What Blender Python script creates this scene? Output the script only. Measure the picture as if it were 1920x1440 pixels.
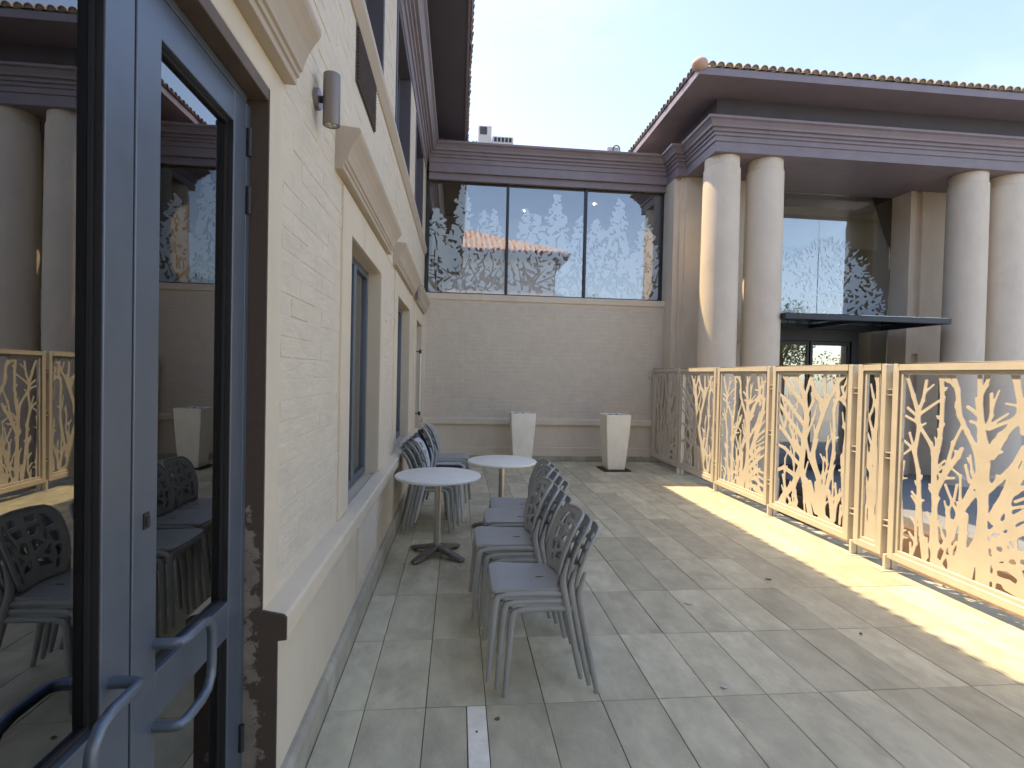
import bpy, bmesh, math, random
import numpy as np
from mathutils import Matrix, Vector

random.seed(7)
np.random.seed(7)
for o in list(bpy.data.objects):
    bpy.data.objects.remove(o)
scene = bpy.context.scene
COL = scene.collection
PI = math.pi

# ------------------------------------------------------------------ camera
def look_matrix(yaw, pitch, roll):
    cy, sy, cp, sp, cr, sr = (math.cos(yaw), math.sin(yaw), math.cos(pitch),
                              math.sin(pitch), math.cos(roll), math.sin(roll))
    fwd = Vector((sy * cp, cy * cp, sp))
    right0 = Vector((cy, -sy, 0))
    up0 = right0.cross(fwd)
    right = cr * right0 + sr * up0
    up = -sr * right0 + cr * up0
    return Matrix((right, up, -fwd)).transposed()

cam_data = bpy.data.cameras.new('camera')
cam = bpy.data.objects.new('camera', cam_data)
COL.objects.link(cam)
cam_data.sensor_width = 36.0
cam_data.lens = 36.0 * 1004.5 / 1920.0
cam_data.clip_start = 0.02
cam_data.clip_end = 2000
cam.matrix_world = Matrix.Translation((0, 0, 1.6)) @ look_matrix(.1005, -.0183, .02245).to_4x4()
scene.camera = cam

# ------------------------------------------------------------------ sun and sky
SUN_DIR = Vector((0.48, -0.36, -1.0)).normalized()        # the way the light travels
ELEV = math.asin(-SUN_DIR.z)
TO_SUN = -SUN_DIR
sun_data = bpy.data.lights.new('sun', 'SUN')
sun_data.energy = 2.0
sun_data.angle = math.radians(0.53)
sun_data.color = (1.0, 0.77, 0.46)
sun = bpy.data.objects.new('sun', sun_data)
COL.objects.link(sun)
sun.rotation_euler = SUN_DIR.to_track_quat('-Z', 'Y').to_euler()
sun.location = (-8, 8, 20)

world = bpy.data.worlds.new('World')
scene.world = world
world.use_nodes = True
wn, wl = world.node_tree.nodes, world.node_tree.links
wn.clear()
w_out = wn.new('ShaderNodeOutputWorld')
w_bg = wn.new('ShaderNodeBackground')
w_sky = wn.new('ShaderNodeTexSky')
w_sky.sky_type = 'NISHITA'
w_sky.sun_disc = False
w_sky.sun_elevation = ELEV
# Nishita: rotation 0 puts the sun at +Y, positive turns clockwise seen from above
w_sky.sun_rotation = math.atan2(TO_SUN.x, TO_SUN.y)
w_sky.altitude = 1300
w_sky.air_density = 1.0
w_sky.dust_density = 2.8
w_sky.ozone_density = 1.0
# thin cirrus streaks over the whole sky
w_tc = wn.new('ShaderNodeTexCoord')
w_map = wn.new('ShaderNodeMapping')
w_map.inputs['Scale'].default_value = (1.2, 3.0, 5.0)
w_map.inputs['Rotation'].default_value = (0.2, 0.3, 0.9)
w_noise = wn.new('ShaderNodeTexNoise')
w_noise.inputs['Scale'].default_value = 1.6
w_noise.inputs['Detail'].default_value = 6
w_noise.inputs['Roughness'].default_value = 0.62
w_ramp = wn.new('ShaderNodeMapRange')
w_ramp.inputs['From Min'].default_value = 0.50
w_ramp.inputs['From Max'].default_value = 0.78
w_ramp.inputs['To Max'].default_value = 0.03
w_mix = wn.new('ShaderNodeMix')
w_mix.data_type = 'RGBA'
w_mix.inputs['B'].default_value = (10.5, 11.0, 11.6, 1)
wl.new(w_tc.outputs['Generated'], w_map.inputs['Vector'])
wl.new(w_map.outputs['Vector'], w_noise.inputs['Vector'])
wl.new(w_noise.outputs['Fac'], w_ramp.inputs['Value'])
wl.new(w_ramp.outputs['Result'], w_mix.inputs['Factor'])
wl.new(w_sky.outputs['Color'], w_mix.inputs['A'])
# the photograph's white balance was set for the shade: the sky is warmed a little
w_wb = wn.new('ShaderNodeMix')
w_wb.data_type = 'RGBA'
w_wb.blend_type = 'MULTIPLY'
w_wb.inputs['Factor'].default_value = 1.0
w_wb.inputs['B'].default_value = (1.14, 1.0, 0.89, 1)
wl.new(w_mix.outputs['Result'], w_wb.inputs['A'])
wl.new(w_wb.outputs['Result'], w_bg.inputs['Color'])
w_bg.inputs['Strength'].default_value = 0.106
wl.new(w_bg.outputs['Background'], w_out.inputs['Surface'])

vs = scene.view_settings
vs.view_transform = 'Standard'
vs.look = 'None'
vs.exposure = 2.13
vs.gamma = 1.0
vs.use_curve_mapping = False
scene.cycles.use_denoising = True
scene.cycles.max_bounces = 10
scene.cycles.diffuse_bounces = 6
scene.cycles.transparent_max_bounces = 16
scene.cycles.sample_clamp_indirect = 6.0
scene.cycles.caustics_reflective = False
scene.cycles.caustics_refractive = False

# ------------------------------------------------------------------ helpers
class MB:
    """collects polygons; build() links them as one mesh object"""
    def __init__(self):
        self.v, self.f = [], []

    def add(self, verts, faces):
        n = len(self.v)
        self.v += [tuple(p) for p in verts]
        self.f += [tuple(i + n for i in f) for f in faces]
        return self

    def box(self, x0, x1, y0, y1, z0, z1):
        return self.add([(x0, y0, z0), (x1, y0, z0), (x1, y1, z0), (x0, y1, z0),
                         (x0, y0, z1), (x1, y0, z1), (x1, y1, z1), (x0, y1, z1)],
                        [(0, 3, 2, 1), (4, 5, 6, 7), (0, 1, 5, 4), (1, 2, 6, 5), (2, 3, 7, 6), (3, 0, 4, 7)])

    def sweep(self, line, prof):
        """closed profile (offset to the right of travel, z) swept along a plan polyline with mitres"""
        P = [Vector((a, b)) for a, b in line]
        rings = []
        for i, p in enumerate(P):
            d0 = (p - P[i - 1]).normalized() if i else None
            d1 = (P[i + 1] - p).normalized() if i < len(P) - 1 else None
            n0 = Vector((d0.y, -d0.x)) if d0 else None
            n1 = Vector((d1.y, -d1.x)) if d1 else None
            if n0 and n1:
                m = (n0 + n1)
                m = m / max(m.dot(n0), 1e-6)
            else:
                m = n0 or n1
            rings.append([(p.x + m.x * o, p.y + m.y * o, z) for o, z in prof])
        k = len(prof)
        v = [q for r in rings for q in r]
        f = []
        for i in range(len(P) - 1):
            for j in range(k):
                f.append((i * k + j, i * k + (j + 1) % k, (i + 1) * k + (j + 1) % k, (i + 1) * k + j))
        f.append(tuple(range(k)))
        f.append(tuple(reversed(range((len(P) - 1) * k, len(P) * k))))
        return self.add(v, f)

    def tube(self, pts, rad, seg=10, flat=1.0):
        """round tube along points; rad number or list"""
        P = [Vector(p) for p in pts]
        R = rad if isinstance(rad, (list, tuple)) else [rad] * len(P)
        rings, ref = [], None
        for i, p in enumerate(P):
            t = (P[min(i + 1, len(P) - 1)] - P[max(i - 1, 0)]).normalized()
            if ref is None:
                ref = Vector((0, 0, 1)) if abs(t.z) < .9 else Vector((1, 0, 0))
            a = (ref - t * ref.dot(t)).normalized()
            b = t.cross(a)
            ref = a
            rings.append([p + a * (R[i] * math.cos(2 * PI * j / seg)) + b * (R[i] * flat * math.sin(2 * PI * j / seg)) for j in range(seg)])
        v = [q for r in rings for q in r]
        f = []
        for i in range(len(P) - 1):
            for j in range(seg):
                f.append((i * seg + j, i * seg + (j + 1) % seg, (i + 1) * seg + (j + 1) % seg, (i + 1) * seg + j))
        f.append(tuple(reversed(range(seg))))
        f.append(tuple(range((len(P) - 1) * seg, len(P) * seg)))
        return self.add(v, f)

    def lathe(self, prof, cx=0, cy=0, seg=32):
        """profile [(r, z)] from bottom to top turned about a vertical axis"""
        v, f = [], []
        k = len(prof)
        for j in range(seg):
            a = 2 * PI * j / seg
            v += [(cx + r * math.cos(a), cy + r * math.sin(a), z) for r, z in prof]
        for j in range(seg):
            n = (j + 1) % seg
            for i in range(k - 1):
                f.append((j * k + i, n * k + i, n * k + i + 1, j * k + i + 1))
        f.append(tuple(reversed([j * k for j in range(seg)])))
        f.append(tuple(j * k + k - 1 for j in range(seg)))
        return self.add(v, f)

    def wall(self, to3, u0, u1, v0, v1, holes, t):
        """slab with rectangular holes; to3(u, v, w) with w = depth behind the face"""
        us = sorted({u0, u1} | {h for H in holes for h in H[:2] if u0 <= h <= u1})
        vs_ = sorted({v0, v1} | {h for H in holes for h in H[2:] if v0 <= h <= v1})
        inside = lambda u, v: any(H[0] < u < H[1] and H[2] < v < H[3] for H in holes)
        solid = {}
        for i in range(len(us) - 1):
            for j in range(len(vs_) - 1):
                solid[i, j] = not inside((us[i] + us[i + 1]) / 2, (vs_[j] + vs_[j + 1]) / 2)
        def quad(a, b, c, d):
            self.add([to3(*a), to3(*b), to3(*c), to3(*d)], [(0, 1, 2, 3)])
        for (i, j), s in solid.items():
            if not s:
                continue
            a, b, c, d = us[i], us[i + 1], vs_[j], vs_[j + 1]
            quad((a, c, 0), (b, c, 0), (b, d, 0), (a, d, 0))
            quad((a, d, t), (b, d, t), (b, c, t), (a, c, t))
            for di, dj, e in ((-1, 0, ((a, c), (a, d))), (1, 0, ((b, d), (b, c))), (0, -1, ((b, c), (a, c))), (0, 1, ((a, d), (b, d)))):
                if not solid.get((i + di, j + dj), False):
                    (p, q), (r, s2) = e
                    quad((p, q, 0), (r, s2, 0), (r, s2, t), (p, q, t))
        return self

    def build(self, name, mat, parent=None, smooth=False, bevel=0, seg=2, recalc=True, kind=None, auto=None):
        me = bpy.data.meshes.new(name)
        me.from_pydata(self.v, [], self.f)
        if bevel or recalc:
            bm = bmesh.new()
            bm.from_mesh(me)
            bmesh.ops.remove_doubles(bm, verts=bm.verts, dist=1e-5)
            if recalc:
                bmesh.ops.recalc_face_normals(bm, faces=bm.faces)
            if bevel:
                es = [e for e in bm.edges if len(e.link_faces) == 2 and e.calc_face_angle(0) > 0.5]
                bmesh.ops.bevel(bm, geom=es, offset=bevel, segments=seg, affect='EDGES', profile=.5, clamp_overlap=True)
            bm.to_mesh(me)
            bm.free()
        if smooth:
            for p in me.polygons:
                p.use_smooth = True
            me.set_sharp_from_angle(angle=math.radians(auto or 38))
        if mat is not None:
            me.materials.append(mat)
        return put(name, me, parent, kind)

def put(name, me, parent=None, kind=None):
    o = bpy.data.objects.new(name, me)
    COL.objects.link(o)
    if parent is not None:
        o.parent = parent
        if '_inv' in parent.keys():
            o.matrix_parent_inverse = Matrix.Translation([-c for c in parent['_inv']])
    if kind:
        o['kind'] = kind
    return o

def empty(name, loc, label, cat, group=None, rz=0.0, local=False):
    """a thing; children are given in world coordinates unless local"""
    o = bpy.data.objects.new(name, None)
    COL.objects.link(o)
    o.location = loc
    o.rotation_euler = (0, 0, rz)
    o.empty_display_size = .1
    if not local:
        o['_inv'] = tuple(loc)
    return tag(o, label, cat, group)

def tag(o, label, cat, group=None):
    o['label'] = label
    o['category'] = cat
    if group:
        o['group'] = group
    return o

# ------------------------------------------------------------------ cut-out sheets
def smin(a, b, k):
    h = np.maximum(k - np.abs(a - b), 0) / k
    return np.minimum(a, b) - h * h * k / 4

def cap_sdf(X, Y, a, b):
    ax, ay, ar = a
    bx, by, br = b
    dx, dy = bx - ax, by - ay
    L = dx * dx + dy * dy + 1e-9
    t = np.clip(((X - ax) * dx + (Y - ay) * dy) / L, 0, 1)
    return np.hypot(X - ax - t * dx, Y - ay - t * dy) - (ar + t * (br - ar))

def poly_sdf(X, Y, pts):
    """signed distance to a polygon (negative inside)"""
    d = np.full(X.shape, 1e9)
    s = np.ones(X.shape)
    n = len(pts)
    for i in range(n):
        ax, ay = pts[i]
        bx, by = pts[i - 1]
        ex, ey = bx - ax, by - ay
        wx, wy = X - ax, Y - ay
        t = np.clip((wx * ex + wy * ey) / (ex * ex + ey * ey), 0, 1)
        d = np.minimum(d, np.hypot(wx - ex * t, wy - ey * t))
        c1, c2, c3 = Y >= ay, Y < by, ex * wy > ey * wx
        s = np.where((c1 & c2 & c3) | (~c1 & ~c2 & ~c3), -s, s)
    return s * d

def sheet(F, x0, y0, h, to3, t, merge=True):
    """solid sheet where F < 0 on a grid of step h; to3(u, v, w), w from -t/2 to t/2"""
    mb = MB()
    ny, nx = F.shape
    F = np.where(np.abs(F) < 1e-6, 1e-6, F)
    ins = F < 0
    full = ins[:-1, :-1] & ins[1:, :-1] & ins[:-1, 1:] & ins[1:, 1:]
    anyin = ins[:-1, :-1] | ins[1:, :-1] | ins[:-1, 1:] | ins[1:, 1:]
    polys, segs = [], []
    for j in range(ny - 1):
        i = 0
        row = full[j]
        while i < nx - 1:
            if row[i]:
                k = i
                while merge and k + 1 < nx - 1 and row[k + 1]:
                    k += 1
                a, b, c, d = x0 + i * h, x0 + (k + 1) * h, y0 + j * h, y0 + (j + 1) * h
                polys.append([(a, c), (b, c), (b, d), (a, d)])
                i = k + 1
            else:
                i += 1
    for j, i in zip(*np.nonzero(anyin & ~full)):
        C = ((i, j), (i + 1, j), (i + 1, j + 1), (i, j + 1))
        V = [F[b, a] for a, b in C]
        P, ex, en = [], None, None
        marks = []
        for q in range(4):
            a, b = C[q], C[(q + 1) % 4]
            va, vb = V[q], V[(q + 1) % 4]
            if va < 0:
                P.append((x0 + a[0] * h, y0 + a[1] * h))
            if (va < 0) != (vb < 0):
                s = va / (va - vb)
                pt = (x0 + (a[0] + s * (b[0] - a[0])) * h, y0 + (a[1] + s * (b[1] - a[1])) * h)
                P.append(pt)
                marks.append((pt, va < 0))
        polys.append(P)
        m = len(marks)
        for q in range(m):
            if marks[q][1]:
                segs.append((marks[q][0], marks[(q + 1) % m][0]))
    # the rim of the grid itself
    for j in range(ny - 1):
        for i, flip in ((0, True), (nx - 1, False)):
            if ins[j, i] and ins[j + 1, i]:
                a, b = (x0 + i * h, y0 + j * h), (x0 + i * h, y0 + (j + 1) * h)
                segs.append((b, a) if flip else (a, b))
    for i in range(nx - 1):
        for j, flip in ((0, False), (ny - 1, True)):
            if ins[j, i] and ins[j, i + 1]:
                a, b = (x0 + i * h, y0 + j * h), (x0 + (i + 1) * h, y0 + j * h)
                segs.append((b, a) if flip else (a, b))
    V, Fc = [], []
    cache = {}
    def vid(p, w):
        key = (round(p[0], 5), round(p[1], 5), w)
        if key not in cache:
            cache[key] = len(V)
            V.append(tuple(to3(p[0], p[1], w)))
        return cache[key]
    for P in polys:
        ids = []
        for p in P:
            q = vid(p, t / 2)
            if q not in ids:
                ids.append(q)
        if len(ids) > 2:
            Fc.append(tuple(ids))
            if t:
                ids = []
                for p in reversed(P):
                    q = vid(p, -t / 2)
                    if q not in ids:
                        ids.append(q)
                if len(ids) > 2:
                    Fc.append(tuple(ids))
    if t:
        for a, b in segs:
            f = (vid(b, t / 2), vid(a, t / 2), vid(a, -t / 2), vid(b, -t / 2))
            if len(set(f)) == 4:
                Fc.append(f)
    mb.v, mb.f = V, Fc
    return mb

# ------------------------------------------------------------------ materials
MATS = {}
def mat(name, col, rough=.6, metal=0.0, var=.12, scale=6.0, bump=0.0, bscale=60.0, spec=.5,
        per_object=0.0, stretch=(1, 1, 1), dirt=None, coat=0.0, dscale=3.0, damount=.6):
    """painted or natural surface: base colour broken by two noises, fine relief, per-piece tone"""
    m = bpy.data.materials.new(name)
    m.use_nodes = True
    N, L = m.node_tree.nodes, m.node_tree.links
    b = N['Principled BSDF']
    b.inputs['Roughness'].default_value = rough
    b.inputs['Metallic'].default_value = metal
    b.inputs['Specular IOR Level'].default_value = spec
    b.inputs['Coat Weight'].default_value = coat
    tc = N.new('ShaderNodeTexCoord')
    mp = N.new('ShaderNodeMapping')
    mp.inputs['Scale'].default_value = stretch
    vec = mp.outputs['Vector']
    L.new(tc.outputs['Object'], mp.inputs['Vector'])
    if per_object:
        oi = N.new('ShaderNodeObjectInfo')
        ad = N.new('ShaderNodeVectorMath')
        ad.operation = 'MULTIPLY_ADD'
        ad.inputs[1].default_value = (1, 1, 1)
        L.new(mp.outputs['Vector'], ad.inputs[0])
        sc = N.new('ShaderNodeVectorMath')
        sc.operation = 'SCALE'
        sc.inputs['Scale'].default_value = 1.0
        rv = N.new('ShaderNodeCombineXYZ')
        for k, mul in ((0, 37.0), (1, 91.0), (2, 53.0)):
            mm = N.new('ShaderNodeMath')
            mm.operation = 'MULTIPLY'
            mm.inputs[1].default_value = mul
            L.new(oi.outputs['Random'], mm.inputs[0])
            L.new(mm.outputs[0], rv.inputs[k])
        L.new(rv.outputs[0], ad.inputs[2])
        vec = ad.outputs[0]
    n1 = N.new('ShaderNodeTexNoise')
    n1.inputs['Scale'].default_value = scale
    n1.inputs['Detail'].default_value = 6
    n1.inputs['Roughness'].default_value = .6
    L.new(vec, n1.inputs['Vector'])
    mr = N.new('ShaderNodeMapRange')
    mr.inputs['From Min'].default_value = .3
    mr.inputs['From Max'].default_value = .7
    mr.inputs['To Min'].default_value = 1 - var
    mr.inputs['To Max'].default_value = 1 + var
    L.new(n1.outputs['Fac'], mr.inputs['Value'])
    fac = mr.outputs['Result']
    if per_object:
        pm = N.new('ShaderNodeMapRange')
        pm.inputs['To Min'].default_value = 1 - per_object
        pm.inputs['To Max'].default_value = 1 + per_object
        L.new(oi.outputs['Random'], pm.inputs['Value'])
        mu = N.new('ShaderNodeMath')
        mu.operation = 'MULTIPLY'
        L.new(fac, mu.inputs[0])
        L.new(pm.outputs['Result'], mu.inputs[1])
        fac = mu.outputs[0]
    vm = N.new('ShaderNodeVectorMath')
    vm.operation = 'SCALE'
    vm.inputs[0].default_value = col
    L.new(fac, vm.inputs['Scale'])
    out = vm.outputs['Vector']
    if dirt:
        n3 = N.new('ShaderNodeTexNoise')
        n3.inputs['Scale'].default_value = dscale
        n3.inputs['Detail'].default_value = 8
        n3.inputs['Roughness'].default_value = .7
        L.new(vec, n3.inputs['Vector'])
        dr = N.new('ShaderNodeMapRange')
        dr.inputs['From Min'].default_value = .52
        dr.inputs['From Max'].default_value = .72
        dr.inputs['To Max'].default_value = damount
        L.new(n3.outputs['Fac'], dr.inputs['Value'])
        mx = N.new('ShaderNodeMix')
        mx.data_type = 'RGBA'
        mx.inputs['B'].default_value = (*dirt, 1)
        L.new(dr.outputs['Result'], mx.inputs['Factor'])
        L.new(out, mx.inputs['A'])
        out = mx.outputs['Result']
    L.new(out, b.inputs['Base Color'])
    # roughness breaks up too
    rr = N.new('ShaderNodeMapRange')
    rr.inputs['To Min'].default_value = max(rough - .1, .02)
    rr.inputs['To Max'].default_value = min(rough + .12, 1)
    L.new(n1.outputs['Fac'], rr.inputs['Value'])
    L.new(rr.outputs['Result'], b.inputs['Roughness'])
    if bump:
        n2 = N.new('ShaderNodeTexNoise')
        n2.inputs['Scale'].default_value = bscale
        n2.inputs['Detail'].default_value = 5
        n2.inputs['Roughness'].default_value = .65
        L.new(vec, n2.inputs['Vector'])
        bp = N.new('ShaderNodeBump')
        bp.inputs['Strength'].default_value = 1.0
        bp.inputs['Distance'].default_value = bump
        L.new(n2.outputs['Fac'], bp.inputs['Height'])
        L.new(bp.outputs['Normal'], b.inputs['Normal'])
    MATS[name] = m
    return m

def glass_mat(name, refl, tint, wobble=0.0):
    """architectural pane: mirror layer over a tinted clear layer"""
    m = bpy.data.materials.new(name)
    m.use_nodes = True
    N, L = m.node_tree.nodes, m.node_tree.links
    N.clear()
    o = N.new('ShaderNodeOutputMaterial')
    mx = N.new('ShaderNodeMixShader')
    tr = N.new('ShaderNodeBsdfTransparent')
    tr.inputs['Color'].default_value = (*tint, 1)
    gl = N.new('ShaderNodeBsdfGlossy')
    gl.inputs['Roughness'].default_value = 0.0
    gl.inputs['Color'].default_value = (.96, .98, 1.0, 1)
    lw = N.new('ShaderNodeFresnel')
    lw.inputs['IOR'].default_value = 1.5
    mr = N.new('ShaderNodeMapRange')
    mr.inputs['From Min'].default_value = .04
    mr.inputs['To Min'].default_value = refl
    mr.inputs['To Max'].default_value = 1.0
    L.new(lw.outputs['Fac'], mr.inputs['Value'])
    if wobble:
        tc = N.new('ShaderNodeTexCoord')
        nz = N.new('ShaderNodeTexNoise')
        nz.inputs['Scale'].default_value = 1.3
        nz.inputs['Detail'].default_value = 1
        bp = N.new('ShaderNodeBump')
        bp.inputs['Distance'].default_value = wobble
        L.new(tc.outputs['Object'], nz.inputs['Vector'])
        L.new(nz.outputs['Fac'], bp.inputs['Height'])
        L.new(bp.outputs['Normal'], gl.inputs['Normal'])
    L.new(mr.outputs['Result'], mx.inputs['Fac'])
    L.new(tr.outputs[0], mx.inputs[1])
    L.new(gl.outputs[0], mx.inputs[2])
    L.new(mx.outputs[0], o.inputs['Surface'])
    MATS[name] = m
    return m

def film_mat(name):
    """frosted film under the mirror layer of the pane"""
    m = bpy.data.materials.new(name)
    m.use_nodes = True
    N, L = m.node_tree.nodes, m.node_tree.links
    N.clear()
    o = N.new('ShaderNodeOutputMaterial')
    d = N.new('ShaderNodeBsdfDiffuse')
    d.inputs['Color'].default_value = (.60, .74, .84, 1)
    t = N.new('ShaderNodeBsdfTranslucent')
    t.inputs['Color'].default_value = (.6, .66, .7, 1)
    g = N.new('ShaderNodeBsdfGlossy')
    g.inputs['Roughness'].default_value = 0.02
    m1 = N.new('ShaderNodeMixShader')
    m1.inputs['Fac'].default_value = .2
    m2 = N.new('ShaderNodeMixShader')
    m2.inputs['Fac'].default_value = .26
    L.new(d.outputs[0], m1.inputs[1])
    L.new(t.outputs[0], m1.inputs[2])
    L.new(m1.outputs[0], m2.inputs[1])
    L.new(g.outputs[0], m2.inputs[2])
    L.new(m2.outputs[0], o.inputs['Surface'])
    return m

def lamp_mat(name, col, strength):
    m = bpy.data.materials.new(name)
    m.use_nodes = True
    b = m.node_tree.nodes['Principled BSDF']
    b.inputs['Emission Color'].default_value = (*col, 1)
    b.inputs['Emission Strength'].default_value = strength
    return m

def peel_mat(name, under, over, grey):
    """bare plaster with flaking dark paint"""
    m = mat(name, under, .85, var=.25, scale=14, bump=.002, bscale=90)
    N, L = m.node_tree.nodes, m.node_tree.links
    b = N['Principled BSDF']
    src = b.inputs['Base Color'].links[0].from_socket
    tc = N.new('ShaderNodeTexCoord')
    sep = N.new('ShaderNodeSeparateXYZ')
    L.new(tc.outputs['Object'], sep.inputs[0])
    nz = N.new('ShaderNodeTexNoise')
    nz.inputs['Scale'].default_value = 9
    nz.inputs['Detail'].default_value = 7
    nz.inputs['Roughness'].default_value = .68
    L.new(tc.outputs['Object'], nz.inputs['Vector'])
    # more paint left higher up the jamb
    hr = N.new('ShaderNodeMapRange')
    hr.inputs['From Min'].default_value = .95
    hr.inputs['From Max'].default_value = 1.35
    hr.inputs['To Min'].default_value = -.08
    hr.inputs['To Max'].default_value = .25
    xr = N.new('ShaderNodeMapRange')
    xr.inputs['From Min'].default_value = -.70
    xr.inputs['From Max'].default_value = -.62
    xr.inputs['To Max'].default_value = .24
    L.new(sep.outputs['X'], xr.inputs['Value'])
    ax = N.new('ShaderNodeMath')
    L.new(xr.outputs['Result'], ax.inputs[0])
    L.new(sep.outputs['Z'], hr.inputs['Value'])
    ad = N.new('ShaderNodeMath')
    L.new(nz.outputs['Fac'], ad.inputs[0])
    L.new(hr.outputs['Result'], ax.inputs[1])
    L.new(ax.outputs[0], ad.inputs[1])
    st = N.new('ShaderNodeMapRange')
    st.inputs['From Min'].default_value = .49
    st.inputs['From Max'].default_value = .52
    L.new(ad.outputs[0], st.inputs['Value'])
    mx = N.new('ShaderNodeMix')
    mx.data_type = 'RGBA'
    mx.inputs['B'].default_value = (*over, 1)
    L.new(st.outputs['Result'], mx.inputs['Factor'])
    L.new(src, mx.inputs['A'])
    L.new(mx.outputs['Result'], b.inputs['Base Color'])
    return m

CREAM = mat('cream_paint', (.69, .60, .46), .62, var=.05, scale=3, bump=.0015, bscale=140, stretch=(1, 1, .4), dirt=(.53, .45, .34), dscale=2.2, damount=.45)
BRICKM = mat('painted_brick', (.69, .61, .485), .66, var=.06, scale=9, bump=.011, bscale=20, stretch=(1, .45, 1.3), dirt=(.54, .48, .39), dscale=7, damount=.35)
TAUPE = mat('taupe_paint', (.70, .615, .50), .66, var=.06, scale=3, bump=.003, bscale=70, stretch=(1, 1, .6), dirt=(.54, .47, .37), dscale=2.4, damount=.45)
TAUPEB = mat('taupe_painted_brick', (.64, .575, .48), .7, var=.06, scale=6, bump=.004, bscale=40, dirt=(.52, .46, .38), dscale=4, damount=.3)
BROWN = mat('brown_trim_paint', (.24, .205, .235), .45, var=.10, scale=4, bump=.0008, bscale=120, dirt=(.32, .27, .28), dscale=3, damount=.35)
TAN = mat('tan_moulding_paint', (.50, .425, .335), .62, var=.06, scale=4, bump=.0012, bscale=130, dirt=(.40, .33, .25), dscale=2, damount=.35)
HEADB = mat('brown_door_paint', (.13, .092, .066), .6, var=.15, scale=8, bump=.001, bscale=90, dirt=(.20, .16, .12), dscale=8, damount=.5)
SOFFIT = mat('dark_soffit_paint', (.10, .093, .115), .6, var=.10, scale=3, bump=.001, bscale=100)
PEEL = peel_mat('flaking_jamb_paint', (.25, .225, .185), (.095, .070, .054), None)
ALU = mat('grey_blue_aluminium', (.15, .18, .225), .36, metal=.55, var=.05, scale=20, bump=.0002, bscale=400)
ALUD = mat('charcoal_aluminium', (.035, .042, .052), .38, metal=.3, var=.08, scale=12)
BLACK = mat('black_rubber', (.02, .02, .022), .5, var=.1)
STEEL = mat('brushed_steel', (.55, .53, .50), .32, metal=1.0, var=.12, scale=30, stretch=(1, 1, .1))
CAST = mat('cast_aluminium', (.22, .205, .185), .42, metal=.85, var=.25, scale=18, bump=.0006, bscale=120)
SLATE = mat('slate_floor_tile', (.54, .505, .365), .58, var=.20, scale=7, bump=.0024, bscale=60, per_object=.15, stretch=(1, .55, 1), dirt=(.33, .295, .205), dscale=2.8, damount=.65)
GROUT = mat('dark_grout', (.13, .118, .092), .9, var=.3, scale=20, bump=.001)
MARBLE = mat('pale_marble', (.88, .84, .73), .5, var=.14, scale=12, bump=.0006, bscale=60)
SKIRT = mat('slate_skirting', (.40, .375, .30), .6, var=.22, scale=7, bump=.0015, bscale=60, per_object=.10, dirt=(.42, .39, .33), dscale=9, damount=.6)
FENCE = mat('champagne_metal_paint', (.64, .58, .485), .42, metal=.15, var=.05, scale=6, bump=.0003, bscale=200, dirt=(.50, .45, .37), dscale=5, damount=.25)
CHAIR = mat('grey_chair_plastic', (.335, .345, .34), .36, var=.06, scale=9, bump=.0005, bscale=350, per_object=.05, dirt=(.25, .26, .255), dscale=6, damount=.3)
CHAIRW = mat('pale_and_skylit_chair', (.50, .53, .57), .42, var=.06, scale=9, bump=.0005, bscale=350)
CHAIRK = mat('charcoal_chair_plastic', (.028, .032, .042), .4, var=.06, scale=9, bump=.0005, bscale=350)
TABLE = mat('white_table_top', (.90, .89, .83), .34, var=.05, scale=7, bump=.0003, bscale=300, dirt=(.66, .65, .60), dscale=5, damount=.35)
POT = mat('white_planter', (.90, .87, .77), .55, var=.07, scale=5, bump=.001, bscale=60, stretch=(1, 1, .5), dirt=(.62, .59, .51), dscale=3, damount=.4)
SOIL = mat('dark_soil', (.05, .038, .028), .95, var=.4, scale=30, bump=.01, bscale=60)
TILE = mat('terracotta_roof_tile', (.27, .225, .185), .75, var=.22, scale=9, bump=.002, bscale=60, per_object=.14, dirt=(.15, .15, .12), dscale=6, damount=.7)
TILEP = mat('pale_terracotta', (.62, .42, .32), .75, var=.15, scale=7, bump=.002, bscale=60, per_object=.1)
GREYM = mat('light_fitting_grey', (.235, .205, .190), .38, metal=.35, var=.04)
LENS = mat('lamp_lens', (.30, .26, .22), .12, var=.1, metal=.3)
PAVE = mat('grey_paving', (.24, .255, .27), .7, var=.12, scale=4, bump=.002, bscale=60, dirt=(.17, .17, .17), dscale=2)
EARTH = mat('brown_earth', (.20, .135, .085), .95, var=.3, scale=10, bump=.01, bscale=30)
BROWNW = mat('brown_retaining_paint', (.17, .115, .078), .75, var=.12, scale=5, bump=.001)
GROUNDM = mat('ground_paving', (.30, .29, .27), .9, var=.2, scale=3, bump=.003, bscale=40)
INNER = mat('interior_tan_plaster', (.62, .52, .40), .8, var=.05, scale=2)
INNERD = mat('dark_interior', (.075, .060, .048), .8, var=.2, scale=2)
UNITW = mat('white_unit_casing', (.68, .67, .62), .5, var=.08, scale=6, dirt=(.45, .42, .36), dscale=6)
LEAFDRY = mat('dry_leaf', (.16, .11, .07), .8, var=.3, scale=40)
CHIP = mat('pale_debris', (.62, .60, .54), .7, var=.2, scale=40)
LEAF = mat('green_foliage', (.075, .105, .032), .6, var=.35, scale=3, per_object=.2)
BARK = mat('tree_bark', (.09, .07, .05), .9, var=.3, scale=10, bump=.01)
WHITEW = mat('white_render_wall', (.76, .73, .68), .75, var=.06, scale=2)
DOORGLASS = glass_mat('reflective_door_glass', .21, (.42, .40, .36), .0006)
WINGLASS = glass_mat('window_glass', .16, (.55, .58, .58), .0008)
LINKGLASS = glass_mat('clear_link_glass', .18, (.86, .88, .88), .0006)
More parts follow.
